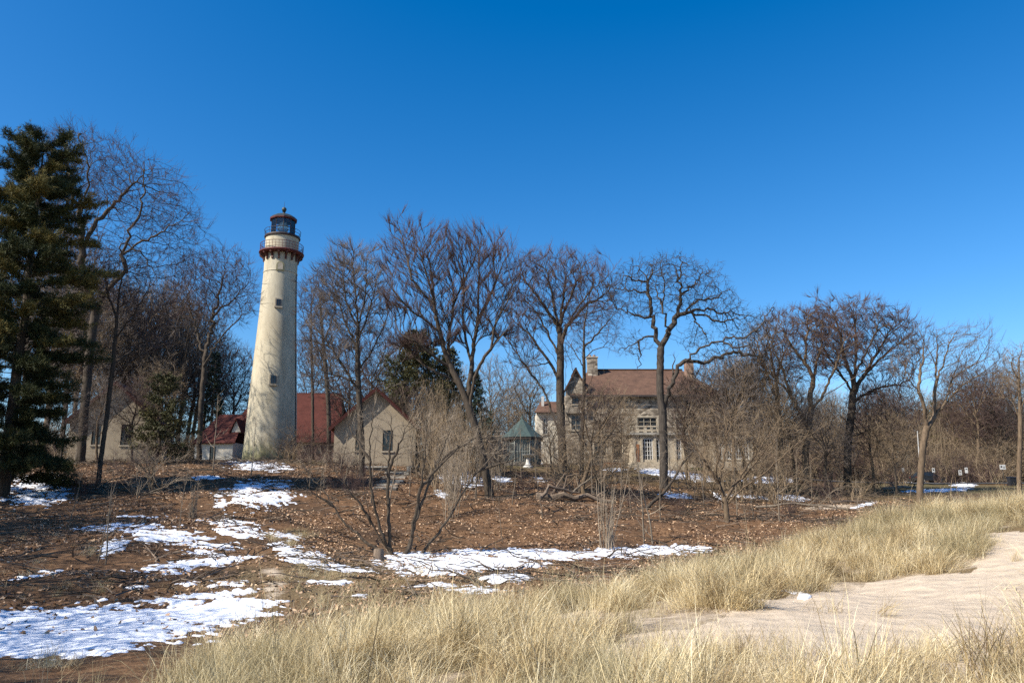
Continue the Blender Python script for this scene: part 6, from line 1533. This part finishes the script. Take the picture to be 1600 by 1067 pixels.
# leaf litter
LV = []
for i in range(4):
    r_ = rs(600 + i); k = 6; a_ = np.arange(k) * 2 * math.pi / k; rr = .065 * r_.uniform(.6, 1.25, k) * np.where(np.arange(k) % 3 == 0, 1.35, .8)
    v = np.concatenate([[[0, 0, .012]], np.stack([rr * np.cos(a_), rr * np.sin(a_) * .75, r_.uniform(-.005, .035, k)], 1)])
    LV.append(np_mesh('dead_leaf', v, np.array([(0, 1 + j, 1 + (j + 1) % k) for j in range(k)]), [M['leaf']]))
X, Yv = fan(190000, D(18), D(76)); Z = ground(X, Yv); px, py = proj(X, Yv, Z)
keep = (dunemask(X, Yv, px) < .25) & ((snowval(X, Yv, px, py) < .05) | (rng.rand(len(X)) < .05)) & (sandmask(X, Yv, px, py) < .5) & (rng.rand(len(X)) < np.clip(fbm(X / 2.2, Yv / 2.2, 3, 55) * 2.6 - .75, .05, 1))
X, Yv, Z = X[keep], Yv[keep], Z[keep]; n = len(X)
scatter('leaf_litter', np.stack([X, Yv, Z + np.where(snowval(X, Yv, *proj(X, Yv, Z)) > .05, .055, .012)], 1), np.stack([rng.normal(0, .5, n), rng.normal(0, .5, n), rng.uniform(0, 6.28, n)], 1), np.repeat(rng.uniform(.35, 1.35, (n, 1)), 3, 1), rng.randint(0, 4, n), LV, 'brown dead leaves strewn over the slope')

# fallen sticks on the bank
ST = []
for i in range(5):
    r_ = rs(700 + i); mb = MB(); p = [(0, 0, .02)]; a_ = 0
    for k in range(4):
        a_ += r_.normal(0, .25); p.append((p[-1][0] + .28 * math.cos(a_), p[-1][1] + .28 * math.sin(a_), .02 + abs(r_.normal(0, .05))))
    mb.tube(p, [.018, .016, .013, .01, .005], 4)
    for k in (1, 2): mb.tube([p[k], (p[k][0] + .2, p[k][1] + r_.choice([-1, 1]) * .2, .08 + .1 * r_.rand())], [.008, .003], 3)
    ST.append(mb.mesh('fallen_stick', M['deadwood'] if i % 2 else M['bark']))
X, Yv = fan(9000, D(24), D(84)); Z = ground(X, Yv); px, py = proj(X, Yv, Z)
keep = (dunemask(X, Yv, px) < .2) & (rng.rand(len(X)) < np.clip(fbm(X / 3.5, Yv / 3.5, 3, 505) * 3 - 1.0 + .6 * (Yv > D(52)), .05, 1)); X, Yv, Z = X[keep], Yv[keep], Z[keep]; n = len(X)
scatter('fallen_twigs', np.stack([X, Yv, Z + .02], 1), np.stack([rng.normal(0, .12, n), rng.normal(0, .15, n), rng.uniform(0, 6.28, n)], 1), np.repeat(rng.uniform(.5, 1.9, (n, 1)), 3, 1), rng.randint(0, 5, n), ST, 'fallen twigs and sticks littering the bank')

# ------------------------------------------------------------------ labels that single out each repeat
def ordinals(group, parts):
    """parts: (limit px, phrase) in order; members are counted from the left within each stretch"""
    mem = sorted([(proj(o.location.x, o.location.y, o.location.z)[0], o) for o in bpy.data.objects if o.get('group') == group and o.parent is None], key=lambda a: a[0])
    c = {}
    for px_, o in mem:
        ph = next(p for lim, p in parts if px_ < lim); k = c.get(ph, 0); c[ph] = k + 1
        o['label'] = ph % NUM[k]
INF = 1e9
ordinals('woods left of the lighthouse', [(110, '%s bare woods tree from the left behind the large pine'), (180, '%s bare woods tree from the left over the half-hidden gabled house'), (250, '%s bare woods tree from the left rising behind the yew'), (INF, '%s bare woods tree from the left beside the dome-crowned tree')])
ordinals('woods on the right', [(1200, '%s bare tree from the left in woods behind the oak brush'), (1280, '%s bare tree from the left in woods behind the forked tan tree'), (1380, '%s bare tree from the left in woods behind the round crown'), (1440, '%s bare woods tree from the left before the leaning white pole'), (1500, '%s bare woods tree from the left behind the open forked dune tree'), (1555, '%s bare woods tree from the left between low signs and notice sign'), (INF, '%s bare woods tree from the left behind notice sign and bins')])
ordinals('trees behind the houses', [(610, '%s distant bare tree from the left between lighthouse and gabled house'), (720, '%s distant bare tree from the left behind the junipers'), (INF, '%s distant bare tree from the left behind the conservatory')])
ordinals('low brush under the right-hand woods', [(1300, '%s low brown bush from the left under the forked tan tree'), (1400, '%s low brown bush from the left under the round crowned tree'), (INF, '%s low brown bush from the left around the car park')])
ordinals('brush under the left-hand woods', [(320, '%s low brown bush from the left around the half-hidden gabled house'), (560, '%s low brown bush from the left between lighthouse and gabled house'), (INF, '%s low brown bush from the left between gabled house and mansion')])
ordinals('tangled brush in front of the mansion', [(INF, '%s tangled tan thicket from the left between conservatory and oak')])
ordinals('tangled brush right of the oak', [(INF, '%s tangled tan thicket from the left just right of the oak')])
ordinals('bare shrubs on the upper slope', [(600, '%s small leafless shrub from the left on the slope below the lighthouse'), (1000, '%s small leafless shrub from the left around the fallen logs'), (INF, '%s small leafless shrub from the left on the slope below the mansion')])
ordinals('saplings scattered over the bank', [(660, '%s thin sapling from the left on the bank below lighthouse and gabled house'), (830, '%s thin sapling from the left on the bank below the elm'), (1000, '%s thin sapling from the left on the bank below the mansion'), (1140, '%s thin sapling from the left on the bank below the oak'), (INF, '%s thin sapling from the left on the bank right of the oak')])
ordinals('upright shrubs between the gabled house and the elm', [(INF, '%s upright brown shrub from the left in the thicket around the elm')])
